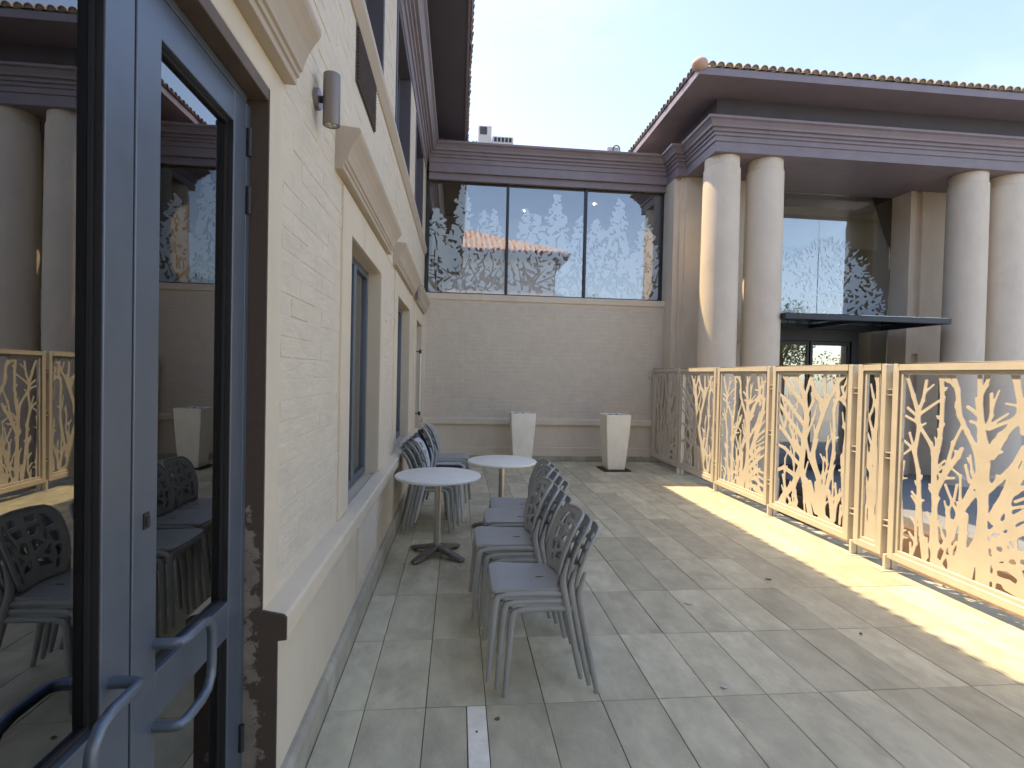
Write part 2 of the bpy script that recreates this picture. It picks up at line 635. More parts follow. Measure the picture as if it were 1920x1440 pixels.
PORCHDOOR = glass_mat('entrance_door_glass', .32, (.80, .83, .80), .0006)
PORCHGLASS = glass_mat('entrance_glass', .20, (.84, .87, .85), .0006)
FILM = film_mat('frosted_film')
LAMPON = lamp_mat('lit_downlight', (1, .93, .78), 12.0)

# ================================================================== ground and terrace
XW, XL, XG, XS = -.655, -.615, -.572, -.58       # upper wall, lower wall, ledge front, skirting front
YJ, YF = 1.906, 9.85                              # door jamb, link wall face
g = MB().box(-60, 90, -70, 90, -1.1, -1.0).build('ground', GROUNDM, kind='structure')
floor = MB().box(-.62, 3.88, -4.2, YF + .1, -.9, -.010).build('terrace_floor', GROUT, kind='structure')
cols = [-.578, -.408] + [-.408 + .2865 * k for k in range(1, 15)] + [3.88]
rows = [2.553 + .656 * k for k in range(-10, 12)]
GAP = .0019
tile_cache = {}
def tile_mesh(w, d):
    key = (round(w, 3), round(d, 3))
    if key not in tile_cache:
        b, t = .002, .010
        a, c = w / 2 - GAP, d / 2 - GAP
        mb = MB().add([(-a, -c, -t), (a, -c, -t), (a, c, -t), (-a, c, -t),
                       (-a, -c, -b), (a, -c, -b), (a, c, -b), (-a, c, -b),
                       (-a + b, -c + b, 0), (a - b, -c + b, 0), (a - b, c - b, 0), (-a + b, c - b, 0)],
                      [(8, 9, 10, 11), (4, 5, 9, 8), (5, 6, 10, 9), (6, 7, 11, 10), (7, 4, 8, 11),
                       (0, 1, 5, 4), (1, 2, 6, 5), (2, 3, 7, 6), (3, 0, 4, 7)])
        o = mb.build('floor_tile', SLATE)
        tile_cache[key] = o.data
        bpy.data.objects.remove(o)
    return tile_cache[key]
rt = random.Random(3)
for j in range(len(rows) - 1):
    y0, y1 = rows[j], min(rows[j + 1], YF - .02)
    if y1 - y0 < .05:
        continue
    for i in range(len(cols) - 1):
        x0, x1 = cols[i], cols[i + 1]
        if y1 < 2.6 and abs(x0 + .1215) < .01:
            x1 = .072                                    # narrowed beside the marble strip
        if x1 - x0 < .03:
            continue
        o = put('floor_tile', tile_mesh(x1 - x0, y1 - y0), floor)
        o.location = ((x0 + x1) / 2, (y0 + y1) / 2, rt.uniform(-.0014, .0014))
        o.rotation_euler = (rt.gauss(0, .0011), rt.gauss(0, .0011), rt.gauss(0, .0006))
for k in range(2):
    MB().box(.075, .1625, 2.549 - .656 * (k + 1) + .004, 2.549 - .656 * k, -.01, .0012).build('marble_strip', MARBLE, floor, bevel=.002, seg=1)

# ground beyond the fence: sunken bed, two brown steps, grey paving of the portico
MB().box(3.88, 5.62, -8, YF, -.75, -.60).build('planting_bed', EARTH, kind='structure')
steps = MB().box(5.62, 5.86, -8, 8.9, -.75, -.32).box(5.73, 5.86, -8, 8.9, -.32, -.24).build('retaining_kerb', BROWNW, kind='structure', bevel=.008)
pave = MB().box(5.862, 16, -8, 12, -.75, -.15).build('portico_paving', PAVE, kind='structure')

# ================================================================== left building
LB = empty('cafe_building', (-.655, 5, 0), 'cream painted brick building on the left with brown eaves and glass doors', 'building')
yz = lambda x: (lambda u, v, w: (x - w, u, v))
W1, W2, W3 = (3.276, 4.495), (5.743, 7.13), (8.263, 9.415)
U1, U2, U3 = (2.95, 4.39), (5.34, 6.69), (7.66, 9.05)
WH, UB, UT = 2.40, 3.93, 5.16
holes = [(.56, YJ, .0, 2.545), (*W1, .75, WH), (*W2, .75, WH), (*W3, .0, WH)] + [(*u, UB, UT) for u in (U1, U2, U3, (.55, 2.0))]
wall = MB().wall(yz(XW), -4.2, YF + .3, .70, 5.30, holes, .28).build('wall', CREAM, LB)
MB().wall(yz(XL), -4.2, YF + .3, -.05, .70, [(.56, YJ, -.1, .9), (*W3, -.1, .9)], .30).build('lower_wall', CREAM, LB)
# inside of the building
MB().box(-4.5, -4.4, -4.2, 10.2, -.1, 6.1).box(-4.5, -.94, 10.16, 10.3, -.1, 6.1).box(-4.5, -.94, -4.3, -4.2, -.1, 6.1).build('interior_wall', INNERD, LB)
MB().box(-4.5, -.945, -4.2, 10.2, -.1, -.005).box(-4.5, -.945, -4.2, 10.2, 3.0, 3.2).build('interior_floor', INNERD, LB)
MB().box(-4.5, -.66, -4.2, 10.2, 5.9, 5.99).build('attic_floor', SOFFIT, LB)

# ---- brick faces (painted over): nearest ones singly, the rest joined
BW, BH = .232, .0805
def brick_faces(mb, to3, cu, cv, w, h, d, rnd):
    """a pillow-edged brick face; corners wander a little"""
    j = lambda s: rnd.uniform(-s, s)
    e = .0035
    a, c = w / 2, h / 2
    base = [(-a, -c), (a, -c), (a, c), (-a, c)]
    tilt = [d + j(.0009) for _ in range(4)]
    o = [to3(cu + p + j(.002), cv + q + j(.0015), .0004) for p, q in base]
    i = [to3(cu + p * (1 - e / a) + j(.002), cv + q * (1 - e / c) + j(.0018), -t) for (p, q), t in zip(base, tilt)]
    mb.add(o + i, [(4, 5, 6, 7), (0, 1, 5, 4), (1, 2, 6, 5), (2, 3, 7, 6), (3, 0, 4, 7)])

def brick_cells(u0, u1, v0, v1, rnd):
    out = []
    r = 0
    v = v0 + BH / 2
    while v < v1 - BH * .4:
        u = u0 + (0 if r % 2 else BW / 2)
        us = [u0] + [u0 + (BW / 2 if r % 2 else BW) + BW * k for k in range(int((u1 - u0) / BW) + 2)]
        us = [q for q in us if q < u1 - .03] + [u1]
        for a, b in zip(us, us[1:]):
            if b - a > .02:
                out.append(((a + b) / 2, v, b - a, BH, r))
        r += 1
        v += BH
    return out

rb = random.Random(11)
zones = [(YJ + .145, 3.03, .755, 2.62), (YJ + .15, 2.86, 2.62, 2.87), (YJ - .8, U1[0] - .06, 2.87, 3.70),
         (4.745, 5.465, .755, 2.62), (4.88, 5.32, 2.62, 2.87), (U1[0] - .06, 5.3, 2.87, 3.34), (4.08, 5.3, 3.34, 3.70), (5.3, 9.8, 2.87, 3.70),
         (7.53, 7.876, .755, 2.62), (4.45, 5.28, 3.86, 5.22), (6.75, 7.60, 3.86, 5.22), (YJ + .25, U1[0] - .07, 3.86, 5.22), (9.12, 9.8, 3.86, 5.22)]
cells = [c for z in zones for c in brick_cells(*z, rb)]
for z in ((U1[0] - .06, 3.34, 3.34, 3.70),):
    cells += brick_cells(*z, rb)
cells.sort(key=lambda c: c[0] ** 2 + .7 * (c[1] - 1.6) ** 2)
print('bricks', len(cells))
far = MB()
for k, (cu, cv, w, h, r) in enumerate(cells):
    d = max(abs(rb.gauss(.0014, .0016)), .0002)
    if k < 300:
        m = MB()
        brick_faces(m, yz(XW), cu, cv, w - .006, h - .006, d, rb)
        m.build('brick', BRICKM, wall, recalc=False)
    else:
        brick_faces(far, yz(XW), cu, cv, w - .006, h - .006, d, rb)
far.build('far_bricks', BRICKM, wall, recalc=False, kind='stuff')

# ---- ledge, string course, skirting, hoods, trims
led = [(0, .66), (XG - XL, .662), (XG - XL + .002, .74), (XG - XL - .006, .752), (XW - XL - .01, .768), (XW - XL - .01, .66)]
sweepY = lambda mb, x, y0, y1, prof: mb.sweep([(x, y0), (x, y1)], prof)      # travelling +Y, right-hand side is +X
sweepY(MB(), XL, YJ + .004, W3[0] - .12, led).build('window_ledge', CREAM, LB, bevel=.004)
string = [(-.02, 3.70), (.012, 3.705), (.05, 3.78), (.05, 3.835), (.0, 3.865), (-.02, 3.865)]
sweepY(MB(), XW, -4.2, YF - .01, string).build('string_course', TAN, LB, bevel=.003)
y = YJ + .01
while y < YF - .1:
    e = min(y + .656, YF - .02)
    if not (W3[0] - .3 < y < W3[1] - .3):
        sweepY(MB(), XL, y + .0015, e - .0015, [(-.005, -.012), (.035, -.012), (.035, .125), (.02, .150), (-.005, .150)]).build('skirting_tile', SKIRT, LB, bevel=.002, seg=1)
    y += .656
hood = [(-.01, 2.64), (.045, 2.64), (.045, 2.665), (.055, 2.668), (.055, 2.686), (.066, 2.69), (.068, 2.702), (.074, 2.722), (.088, 2.757), (.108, 2.790), (.124, 2.812), (.130, 2.826), (.130, 2.846), (.12, 2.855), (-.01, 2.866)]
for a, b in ((.15, 2.055), (2.86, 4.88), (5.32, 7.42), (7.74, 9.76)):
    sweepY(MB(), XW, a, b, hood).build('hood_mould', TAN, LB, bevel=.002, seg=1)
# flat architraves round the openings
for (a, b), oa, ob in ((W1, 3.03, 4.744), (W2, 5.466, 7.527), (W3, 7.877, 9.77)):
    MB().box(XW - .005, XW + .014, oa, a - .002, .771, 2.62).box(XW - .005, XW + .014, b + .002, ob, .771, 2.62).box(XW - .005, XW + .0125, a - .0025, b + .0025, WH + .002, 2.6195).build('architrave', CREAM, LB, bevel=.003)
MB().box(XW - .005, XW + .0022, YJ + .0045, YJ + .142, .771, 2.64).box(XW - .005, XW + .0018, .3, YJ + .004, 2.548, 2.6395).build('architrave', CREAM, LB, bevel=.003)
# flaking end of the wall at the door
pj = [(-.745, -.02), (-.602, -.02), (-.602, .662), (XG, .664), (XG, .742), (XG - .01, .752), (XW + .001, .768), (XW + .001, 2.545), (-.745, 2.545)]
mb = MB()
mb.add([(x, YJ - .006, z) for x, z in pj] + [(x, YJ + .004, z) for x, z in pj],
       [tuple(range(len(pj))), tuple(reversed(range(len(pj), 2 * len(pj))))] + [(i, (i + 1) % len(pj), (i + 1) % len(pj) + len(pj), i + len(pj)) for i in range(len(pj))])
mb.build('door_jamb', PEEL, LB)
MB().box(-.76, XW + .0012, .56, YJ - .0065, 2.502, 2.546).build('door_head', HEADB, LB, bevel=.003)

# ---- glass doors: two leaves
XD = -.71
def leaf(y0, y1, mount, out, seen):
    zt, zb = 2.470, .02
    st, rt_ = .0965, .10
    fr = MB()
    for a, b, c, d in ((y0, y0 + st, zb, zt), (y1 - st, y1, zb, zt)):
        fr.box(XD - .055, XD, a, b, c, d)
    fr.box(XD - .055, XD - .0015, y0 + st, y1 - st, zt - rt_, zt).box(XD - .055, XD - .0015, y0 + st, y1 - st, .745, .86).box(XD - .055, XD - .0015, y0 + st, y1 - st, zb, zb + .2)
    L = fr.build('door_leaf', ALU, LB, bevel=.0025, seg=2)
    a, b = y0 + st, y1 - st
    MB().box(XD - .033, XD - .027, a - .004, b + .004, .855, zt - rt_ + .004).build('pane', DOORGLASS, L)
    MB().box(XD - .033, XD - .027, a - .004, b + .004, zb + .196, .749).build('pane', DOORGLASS, L)
    # dark glazing beads, and black linings that put shade on the reveal sides
    bd = MB()
    for q0, q1 in ((.861, zt - rt_ - .001), (zb + .201, .744)):
        bd.box(XD - .0265, XD - .018, a + .0005, a + .010, q0, q1).box(XD - .0265, XD - .018, b - .010, b - .0005, q0, q1).box(XD - .0265, XD - .018, a + .010, b - .010, q1 - .01, q1).box(XD - .0265, XD - .018, a + .010, b - .010, q0, q0 + .01)
    for q0, q1 in ((.862, zt - rt_ - .002), (zb + .202, .743)):  # thin linings: the dark of the shaded reveal given as black colour
        bd.box(XD - .0175, XD - .003, a + .0005, a + .003, q0, q1).box(XD - .0175, XD - .003, b - .003, b - .0005, q0, q1)
    bd.build('bead_and_reveal_shade', BLACK, L)
    s = out
    px_, r = .062, .045
    path = [(XD, mount, .935), (XD + px_ - .02, mount, .935), (XD + px_ - .006, mount + s * .006, .935), (XD + px_, mount + s * .02, .935),
            (XD + px_, mount + s * .10, .935), (XD + px_, mount + s * .135, .926), (XD + px_, mount + s * .155, .90),
            (XD + px_, mount + s * .16, .87), (XD + px_, mount + s * .16, .80), (XD + px_, mount + s * .155, .768), (XD + px_, mount + s * .135, .742),
            (XD + px_, mount + s * .10, .733), (XD + px_, mount + s * .02, .733), (XD + px_ - .006, mount + s * .006, .733), (XD + px_ - .02, mount, .733), (XD, mount, .733)]
    MB().tube(path, .0125, 14).build('pull_handle', ALU, L, smooth=True)
    return L
L1 = leaf(.585, 1.250, 1.188, -1, True)
L2 = leaf(1.258, 1.862, 1.350, 1, True)
MB().box(XD - .05, XD - .006, 1.2503, 1.2577, .02, 2.468).build('meeting_gasket', BLACK, L2)
for z in (2.347, 2.157, .35):
    MB().tube([(XD + .006, 1.868, z - .045), (XD + .006, 1.868, z + .045)], .009, 10).build('hinge', BLACK, L2, smooth=True)
MB().box(XD - .01, XD + .003, 1.296, 1.318, 1.225, 1.262).lathe([(.006, 1.232), (.006, 1.252)], XD + .004, 1.307, 10).build('lock', BLACK, L2)
MB().box(XD - .06, XD - .002, 1.866, YJ - .0065, .0, 2.476).box(XD - .06, XD - .002, .562, .583, 0, 2.476).box(XD - .06, XD - .002, .583, 1.866, 2.474, 2.4995).build('door_frame', ALU, LB, bevel=.002)

# ---- windows
def window(y0, y1, z0, z1, depth, split, mat_f=ALU, label=None):
    x = XW - depth
    f = MB()
    w = .055
    f.box(x - .05, x, y0, y0 + w, z0, z1).box(x - .05, x, y1 - w, y1, z0, z1)
    f.box(x - .05, x - .001, y0 + w, y1 - w, z0, z0 + w).box(x - .05, x - .001, y0 + w, y1 - w, z1 - w, z1)
    ys = [y0 + w] + [y0 + (y1 - y0) * s for s in split] + [y1 - w]
    for s in ys[1:-1]:
        f.box(x - .05, x + .012, s - .045, s + .045, z0 + w, z1 - w)
    W = f.build('window', mat_f, LB, bevel=.003)
    for a, b in zip(ys, ys[1:]):
        MB().box(x - .03, x - .024, a - .002, b + .002, z0 + w - .002, z1 - w + .002).build('pane', WINGLASS, W)
    return W
window(*W1, .772, WH, .09, [.5])
window(*W2, .772, WH, .09, [.5])
door3 = window(*W3, .02, WH, .09, [.5])
MB().tube([(XW + .07, 8.34, .98), (XW + .07, 8.34, 1.90)], .016, 12).build('pull_bar', UNITW, door3, smooth=True)
for z in (.965, 1.915):
    MB().tube([(XW + .07, 8.34, z - .03), (XW + .07, 8.34, z + .03)], .019, 12).box(XW - .09, XW + .07, 8.33, 8.35, z - .008, z + .008).build('bar_bracket', BLACK, door3)
for u in (U1, U2, U3, (.55, 2.0)):
    window(u[0] + .02, u[1] - .02, UB + .02, UT - .02, .12, [.5])
    a, b = u
    MB().box(XW - .13, XW + .012, b - .02, b + .045, UB - .02, UT + .05).box(XW - .13, XW + .012, a - .045, a + .02, UB - .02, UT + .05).box(XW - .13, XW + .010, a + .02, b - .02, UT - .02, UT + .05).box(XW - .13, XW + .010, a + .02, b - .02, UB - .02, UB + .02).build('window_surround', SOFFIT, LB, bevel=.003)
# louvre under the string course and vent in the lower wall
lv = MB().box(XW - .02, XW + .004, 3.35, 4.07, 3.35, 3.70).build('louvre', SOFFIT, LB)
for k in range(15):
    z = 3.362 + k * .0225
    MB().add([(XW + .004, 3.36, z), (XW + .018, 3.36, z - .004), (XW + .018, 3.36, z + .002), (XW + .004, 3.36, z + .012),
              (XW + .004, 4.06, z), (XW + .018, 4.06, z - .004), (XW + .018, 4.06, z + .002), (XW + .004, 4.06, z + .012)],
             [(0, 1, 2, 3), (7, 6, 5, 4), (0, 4, 5, 1), (1, 5, 6, 2), (2, 6, 7, 3), (3, 7, 4, 0)]).build('slat', HEADB, lv)
vt = MB().box(XL - .02, XL + .003, 3.46, 4.22, .24, .60).build('wall_vent', BLACK, LB)
MB().box(XL + .001, XL + .012, 3.44, 3.47, .22, .62).box(XL + .001, XL + .012, 4.21, 4.24, .22, .62).box(XL + .001, XL + .0115, 3.47, 4.21, .60, .62).box(XL + .001, XL + .0115, 3.47, 4.21, .22, .24).build('vent_frame', CREAM, vt)
for k in range(14):
    z = .25 + k * .0252
    MB().add([(XL + .003, 3.47, z + .008), (XL + .012, 3.47, z - .004), (XL + .012, 3.47, z + .003), (XL + .003, 3.47, z + .017),
              (XL + .003, 4.21, z + .008), (XL + .012, 4.21, z - .004), (XL + .012, 4.21, z + .003), (XL + .003, 4.21, z + .017)],
             [(0, 1, 2, 3), (7, 6, 5, 4), (0, 4, 5, 1), (1, 5, 6, 2), (2, 6, 7, 3), (3, 7, 4, 0)]).build('slat', CREAM, vt)

# ---- entablature, soffit and tiled eave
ent = [(-.26, 5.24), (.0, 5.24), (.0, 5.395), (.022, 5.40), (.024, 5.475), (.05, 5.48), (.052, 5.525), (.085, 5.53), (.087, 5.575), (.125, 5.58), (.135, 5.615), (.17, 5.665), (.205, 5.685), (.21, 5.72), (-.26, 5.72)]
sweepY(MB(), -.637, -4.2, YF + .15, ent).build('entablature', BROWN, LB, bevel=.003, seg=1)
MB().box(-.90, -.635, -4.2, 12.5, 5.722, 6.0).build('frieze_wall', SOFFIT, LB)
MB().box(-.70, .028, -4.2, 12.5, 6.0, 6.03).build('soffit', SOFFIT, LB)
MB().box(.029, .052, -4.2, 12.5, 5.985, 6.10).build('fascia', BROWN, LB, bevel=.003)

def barrel(mb, p, d, up, L, r, seg=6, taper=.88, cap=False):
    """half-round tile from p along d, open below, with thickness at the mouth"""
    d, up = Vector(d).normalized(), Vector(up).normalized()
    s = d.cross(up)
    p = Vector(p)
    ring = lambda c, rr: [c + s * (rr * math.cos(PI * k / seg)) + up * (rr * math.sin(PI * k / seg)) for k in range(seg + 1)]
    a, b = ring(p, r), ring(p + d * L, r * taper)
    ai = ring(p, r - .012)
    bi = ring(p + d * L, r * taper - .012)
    n = seg + 1
    f = []
    for k in range(seg):
        f.append((k, k + 1, n + k + 1, n + k))
        f.append((2 * n + k + 1, 2 * n + k, k, k + 1))
        f.append((2 * n + k, 2 * n + k + 1, 3 * n + k + 1, 3 * n + k))
    mb.add(a + b + ai + bi, f)
    if cap:                                            # mortar filling the mouth, slightly set back
        mb.add([q + d * .012 for q in ai], [tuple(range(n))])

TP = .134
SL = math.radians(24)
def eave(roof, origin, along, inward, count, lengths, mat_t, start=0):
    """first course as single tiles, the courses above joined"""
    al, inw = Vector(along), Vector(inward)
    d = inw * math.cos(SL) + Vector((0, 0, 1)) * math.sin(SL)
    up = -inw * math.sin(SL) + Vector((0, 0, 1)) * math.cos(SL)
    m0 = MB()
    barrel(m0, (0, 0, 0), d, up, .40, .062, 8, .88, True)
    first = m0.build('roof_tile', mat_t, roof, smooth=True, recalc=False)
    me = first.data
    rest = MB()
    ri = random.Random(count)
    for k in range(count):
        p = Vector(origin) + al * (TP * (k + .5))
        if lengths(k) < .36:                              # cut short where the hip crosses
            ms = MB()
            barrel(ms, (0, 0, 0), d, up, max(lengths(k) * .8, .05), .062, 8, .88, True)
            o = ms.build('roof_tile', mat_t, roof, smooth=True, recalc=False)
        else:
            o = put('roof_tile', me, roof)
        o.location = p + d * ri.uniform(-.012, .006) + al * ri.uniform(-.004, .004)
        o.rotation_euler = (0, 0, ri.uniform(-.02, .02))
        L = lengths(k)
        q = .36
        n = 0
        while q < L and n < 14:
            barrel(rest, p + d * q + up * .006, d, up, min(.40, max(L - q, .05)), .062, 5)
            q += .36
            n += 1
    bpy.data.objects.remove(first)
    if rest.f:
        rest.build('upper_roof_tiles', mat_t, roof, smooth=True, recalc=False, kind='stuff')

def slope(roofname, pts, parent, mat_t):
    return MB().add(pts, [tuple(range(len(pts)))]).build(roofname, mat_t, parent)

hz = math.tan(SL)
roofL = MB().add([(.07, -4.2, 6.105), (.07, 12.5, 6.105), (-2.6, 12.5, 6.105 + 2.67 * hz), (-2.6, -4.2, 6.105 + 2.67 * hz), (-5.2, -4.2, 6.105), (-5.2, 12.5, 6.105)],
                 [(0, 1, 2, 3), (3, 2, 5, 4), (0, 3, 4), (1, 5, 2)]).build('roof', TILE, LB)
eave(roofL, (.085, 2.0, 6.115), (0, 1, 0), (-1, 0, 0), 78, lambda k: 1.6, TILE)

# ---- wall lights
def wall_light(y, z, label):
    t = empty('wall_light', (XW, y, z), label, 'wall light', 'cylinder wall lights')
    ax = XW + .072
    MB().tube([(XW + .001, y, z), (XW + .022, y, z)], .046, 24).build('mounting_plate', GREYM, t, smooth=True)
    MB().tube([(XW + .022, y, z), (ax - .03, y, z)], .015, 12).build('arm', BLACK, t, smooth=True)
    h = .112
    MB().lathe([(.030, z - h + .010), (.0345, z - h + .002), (.036, z - h), (.037, z - h + .004), (.037, z + h - .002), (.035, z + h), (.028, z + h), (.027, z + h - .01)], ax, y, 32).build('lamp_body', GREYM, t, smooth=True)
    MB().lathe([(.0285, z - h + .003), (.0285, z - h + .009)], ax, y, 24).build('lens', LENS, t, smooth=True)
    for k in range(3):
        a = 2.1 * k
        MB().lathe([(.006, z - h + .001), (.008, z - h + .004)], ax + .014 * math.cos(a), y + .014 * math.sin(a), 10).build('led', STEEL, t)
wall_light(2.47, 2.797, 'grey cylinder wall light between the door hood and the first window hood')
wall_light(7.62, 2.72, 'small distant cylinder wall light between the second and third window hoods')

# ================================================================== link block at the far end
LK = empty('link_block', (1.6, YF, 0), 'taupe painted brick connecting block with a long window frosted with trees', 'building')
XR = 3.86
xz = lambda y: (lambda u, v, w: (u, y + w, v))
YG = YF + .17                                        # glass plane
lw = MB().box(-.66, XR, YF, YF + .25, -.05, 2.935).build('wall', TAUPE, LK)
rk = random.Random(5)
fb = MB()
lcells = brick_cells(-.60, XR - .0, .80, 2.93, rk)
lcells.sort(key=lambda c: abs(c[0] - 1.6) + abs(c[1] - 1.9))
for k, (cu, cv, w, h, r) in enumerate(lcells):
    d = abs(rk.gauss(.0022, .0016)) + .0003
    if k < 300:
        m = MB()
        brick_faces(m, xz(YF), cu, cv, w - .006, h - .006, d, rk)
        m.build('brick', TAUPEB, lw, recalc=False)
    else:
        brick_faces(fb, xz(YF), cu, cv, w - .006, h - .006, d, rk)
fb.build('outer_bricks', TAUPEB, lw, recalc=False, kind='stuff')
# plinth ledge, recessed panel, base band, skirting pieces; travelling +X the right-hand side is -Y
run = [(-.64, YF), (XR - .18, YF)]
MB().sweep(run, [(-.01, .665), (.055, .668), (.062, .68), (.062, .765), (.052, .778), (-.01, .79)]).build('plinth_ledge', TAUPE, LK, bevel=.003)
MB().sweep(run, [(-.01, -.01), (.026, -.01), (.026, .245), (.018, .252), (-.01, .252)]).build('base_band', TAUPE, LK, bevel=.002)
x = -.58
while x < XR - .2:
    e = min(x + .272, XR - .185)
    MB().box(x + .002, e - .002, YF - .042, YF - .02, -.012, .098).build('skirting_tile', SKIRT, LK, bevel=.002, seg=1)
    x += .272
MB().sweep([(-.655, YF), (XR + .02, YF)], [(-.25, 2.935), (.028, 2.935), (.030, 3.035), (.022, 3.045), (-.25, 3.055)]).build('window_sill', TAUPE, LK, bevel=.003)
MB().sweep([(-.60, YF), (XR + .02, YF)], ent).build('entablature', BROWN, LK, bevel=.003, seg=1)
MB().box(-.65, XR + .1, YF + .255, 13.0, 5.45, 5.705).build('flat_roof', SOFFIT, LK)
# window frame, three panes with tree film
fx = [-.585, .855, 2.335, 3.85]
wf = MB()
wf.box(fx[0] - .05, fx[0], YG - .03, YG + .05, 3.056, 5.238).box(fx[3] - .045, fx[3] + .02, YG - .03, YG + .05, 3.056, 5.238)
for xm in fx[1:3]:
    wf.box(xm - .024, xm + .024, YG - .05, YG + .05, 3.085, 5.21)
wf.box(fx[0], fx[3] - .045, YG - .03, YG + .05, 3.056, 3.085).box(fx[0], fx[3] - .045, YG - .03, YG + .05, 5.21, 5.238)
win = wf.build('window_frame', ALUD, LK, bevel=.003)
MB().box(-.60, XR, YF + .06, YG - .031, 5.12, 5.2385).build('window_head', BROWN, LK)

def film_field(X, Z, peaks, base, rnd, leafy=True):
    """frosted area of a tree frieze: crowns with lobed outlines, leaf-shaped gaps, bare twigs at the foot"""
    F = np.full(X.shape, 1e3)
    for pxk, top, wid in peaks:
        H = top - base
        for k in range(70):
            t = rnd.random() ** .75
            w = wid * (.10 + .95 * t)
            cx, cz = pxk + rnd.uniform(-w, w), top - .04 - t * H
            a = rnd.uniform(0, PI)
            l = rnd.uniform(.03, .075)
            r = rnd.uniform(.016, .045)
            F = np.minimum(F, cap_sdf(X, Z, (cx - l * math.cos(a), cz - l * math.sin(a), r), (cx + l * math.cos(a), cz + l * math.sin(a), r * .6)))
        F = np.minimum(F, cap_sdf(X, Z, (pxk, top - .08, .02), (pxk, base, wid * .75)))
    wav = base + .06 * np.sin(X * 9.1) + .05 * np.sin(X * 21 + 1)
    F = np.minimum(F, Z - wav)
    return F

def holes_field(X, Z, F, peaks, zlow, base, rnd, n):
    x0, x1 = X.min(), X.max()
    def cut(a, b):
        nonlocal F
        F = np.maximum(F, -cap_sdf(X, Z, a, b))
    for k in range(n):
        p = rnd.choice(peaks)
        t = rnd.random()
        z = zlow + (p[1] - zlow) * t * .93
        x = p[0] + rnd.gauss(0, .10 + .30 * (1 - t))
        if not (x0 - .05 < x < x1 + .05):
            continue
        a = rnd.uniform(0, PI)
        l = rnd.uniform(.010, .045)
        r = rnd.uniform(.008, .028) * (1.4 - .6 * t)
        cut((x - l * math.cos(a), z - l * math.sin(a), r), (x + l * math.cos(a), z + l * math.sin(a), r * .35))
    for p in peaks:                                    # fan of twigs at the foot and a broken trunk line
        for k in range(9):
            a = rnd.uniform(.35, PI - .35)
            l = rnd.uniform(.15, .55)
            s = rnd.uniform(.0, .25)
            x, z = p[0] + s * math.cos(a) + rnd.gauss(0, .12), zlow + .02 + s
            cut((x, z, rnd.uniform(.010, .022)), (x + l * math.cos(a), z + l * math.sin(a), .004))
        for k in range(7):
            z = zlow + .25 + k * (base - zlow) * .13
            x = p[0] + rnd.gauss(0, .02)
            cut((x, z, .014), (x + rnd.gauss(0, .03), z + rnd.uniform(.06, .16), .010))
    return F

pk = [(-.44, 4.63, .24), (.03, 5.08, .26), (.42, 4.66, .16), (.60, 4.67, .18), (1.22, 4.68, .2), (1.43, 4.67, .16), (1.77, 5.06, .3), (2.24, 4.60, .17), (2.55, 4.60, .17), (2.98, 5.02, .3), (3.52, 4.62, .24)]
rf = random.Random(21)
H_ = .011
for k in range(3):
    a, b = fx[k] + (.0 if k == 0 else .024), fx[k + 1] - (.045 if k == 2 else .024)
    P_ = MB().box(a - .003, b + .003, YG, YG + .008, 3.083, 5.212).build('pane', LINKGLASS, win)
    nx, nz = int((b - a) / H_) + 1, int(2.115 / H_) + 1
    X, Z = np.meshgrid(a + .004 + np.arange(nx - 1) * H_, 3.09 + np.arange(nz) * H_)
    near = [p for p in pk if a - .5 < p[0] < b + .5]
    F = film_field(X, Z, near, 4.0, rf)
    F = holes_field(X, Z, F, near, 3.09, 4.1, rf, 300)
    sheet(F, a + .004, 3.09, H_, lambda u, v, w: (u, YG - .002 + w, v), .0012).build('tree_film', FILM, P_, recalc=False)
# room behind: back wall, ceiling with lit downlights
MB().box(-.64, 3.95, 12.6, 12.75, 2.8, 5.45).box(-.66, -.60, YG + .06, 12.6, 2.8, 5.45).box(3.87, 3.95, YG + .06, 12.6, 2.8, 5.45).build('interior_wall', INNER, LK)
MB().box(-.66, 3.95, YF + .26, 12.6, 2.80, 2.93).box(-.66, 3.95, YG + .06, 12.6, 5.25, 5.449).build('interior_ceiling', INNER, LK)
for x, y in ((.10, 11.3), (2.80, 11.2), (1.4, 11.9)):
    MB().lathe([(.022, 5.236), (.022, 5.249)], x, y, 16).build('downlight', LAMPON, LK)

# ================================================================== portico building
PB = empty('portico_building', (7, 9, 0), 'columned entrance building on the right with tiled hip roof and deep brown eaves', 'building')
YC, XC = 8.27, 4.02
# walls and piers
MB().box(XR, 4.3, 9.50, YF + .4, -.75, 5.238).build('corner_pilaster', TAUPE, PB, bevel=.004)
MB().box(3.955, 4.3, 9.44, 9.498, -.75, 5.238).build('corner_pilaster', TAUPE, PB, bevel=.004)
def pier(x0, x1, g0, g1, y):
    """pier with a vertical groove broken by a plain block"""
    m = MB()
    m.box(x0, min(g0, g1), y, YF + .35, -.75, 5.238).box(max(g0, g1), x1, y, YF + .35, -.75, 5.238)
    m.box(g0, g1, y + .07, YF + .35, -.75, 5.238)
    m.box(g0, g1, y + .0015, y + .0695, 2.16, 2.80)
    return m.build('pier', TAUPE, PB, bevel=.004)
pier(XC + .02, 5.42, 5.17, 5.30, 9.4)
pier(8.46, 9.95, 8.58, 8.71, 9.4)
MB().box(9.95, 14.0, 9.60, YF + .35, -.75, 5.238).build('wall', TAUPE, PB)
for a, b, y in ((XC + .01, 5.168, 9.355), (5.302, 5.422, 9.355), (8.458, 8.578, 9.355), (8.712, 9.952, 9.355)):
    MB().box(a, b, y, y + .05, .60, .75).box(a, b, y + .015, y + .05, -.15, .60).build('plinth_ledge', TAUPE, PB, bevel=.004)
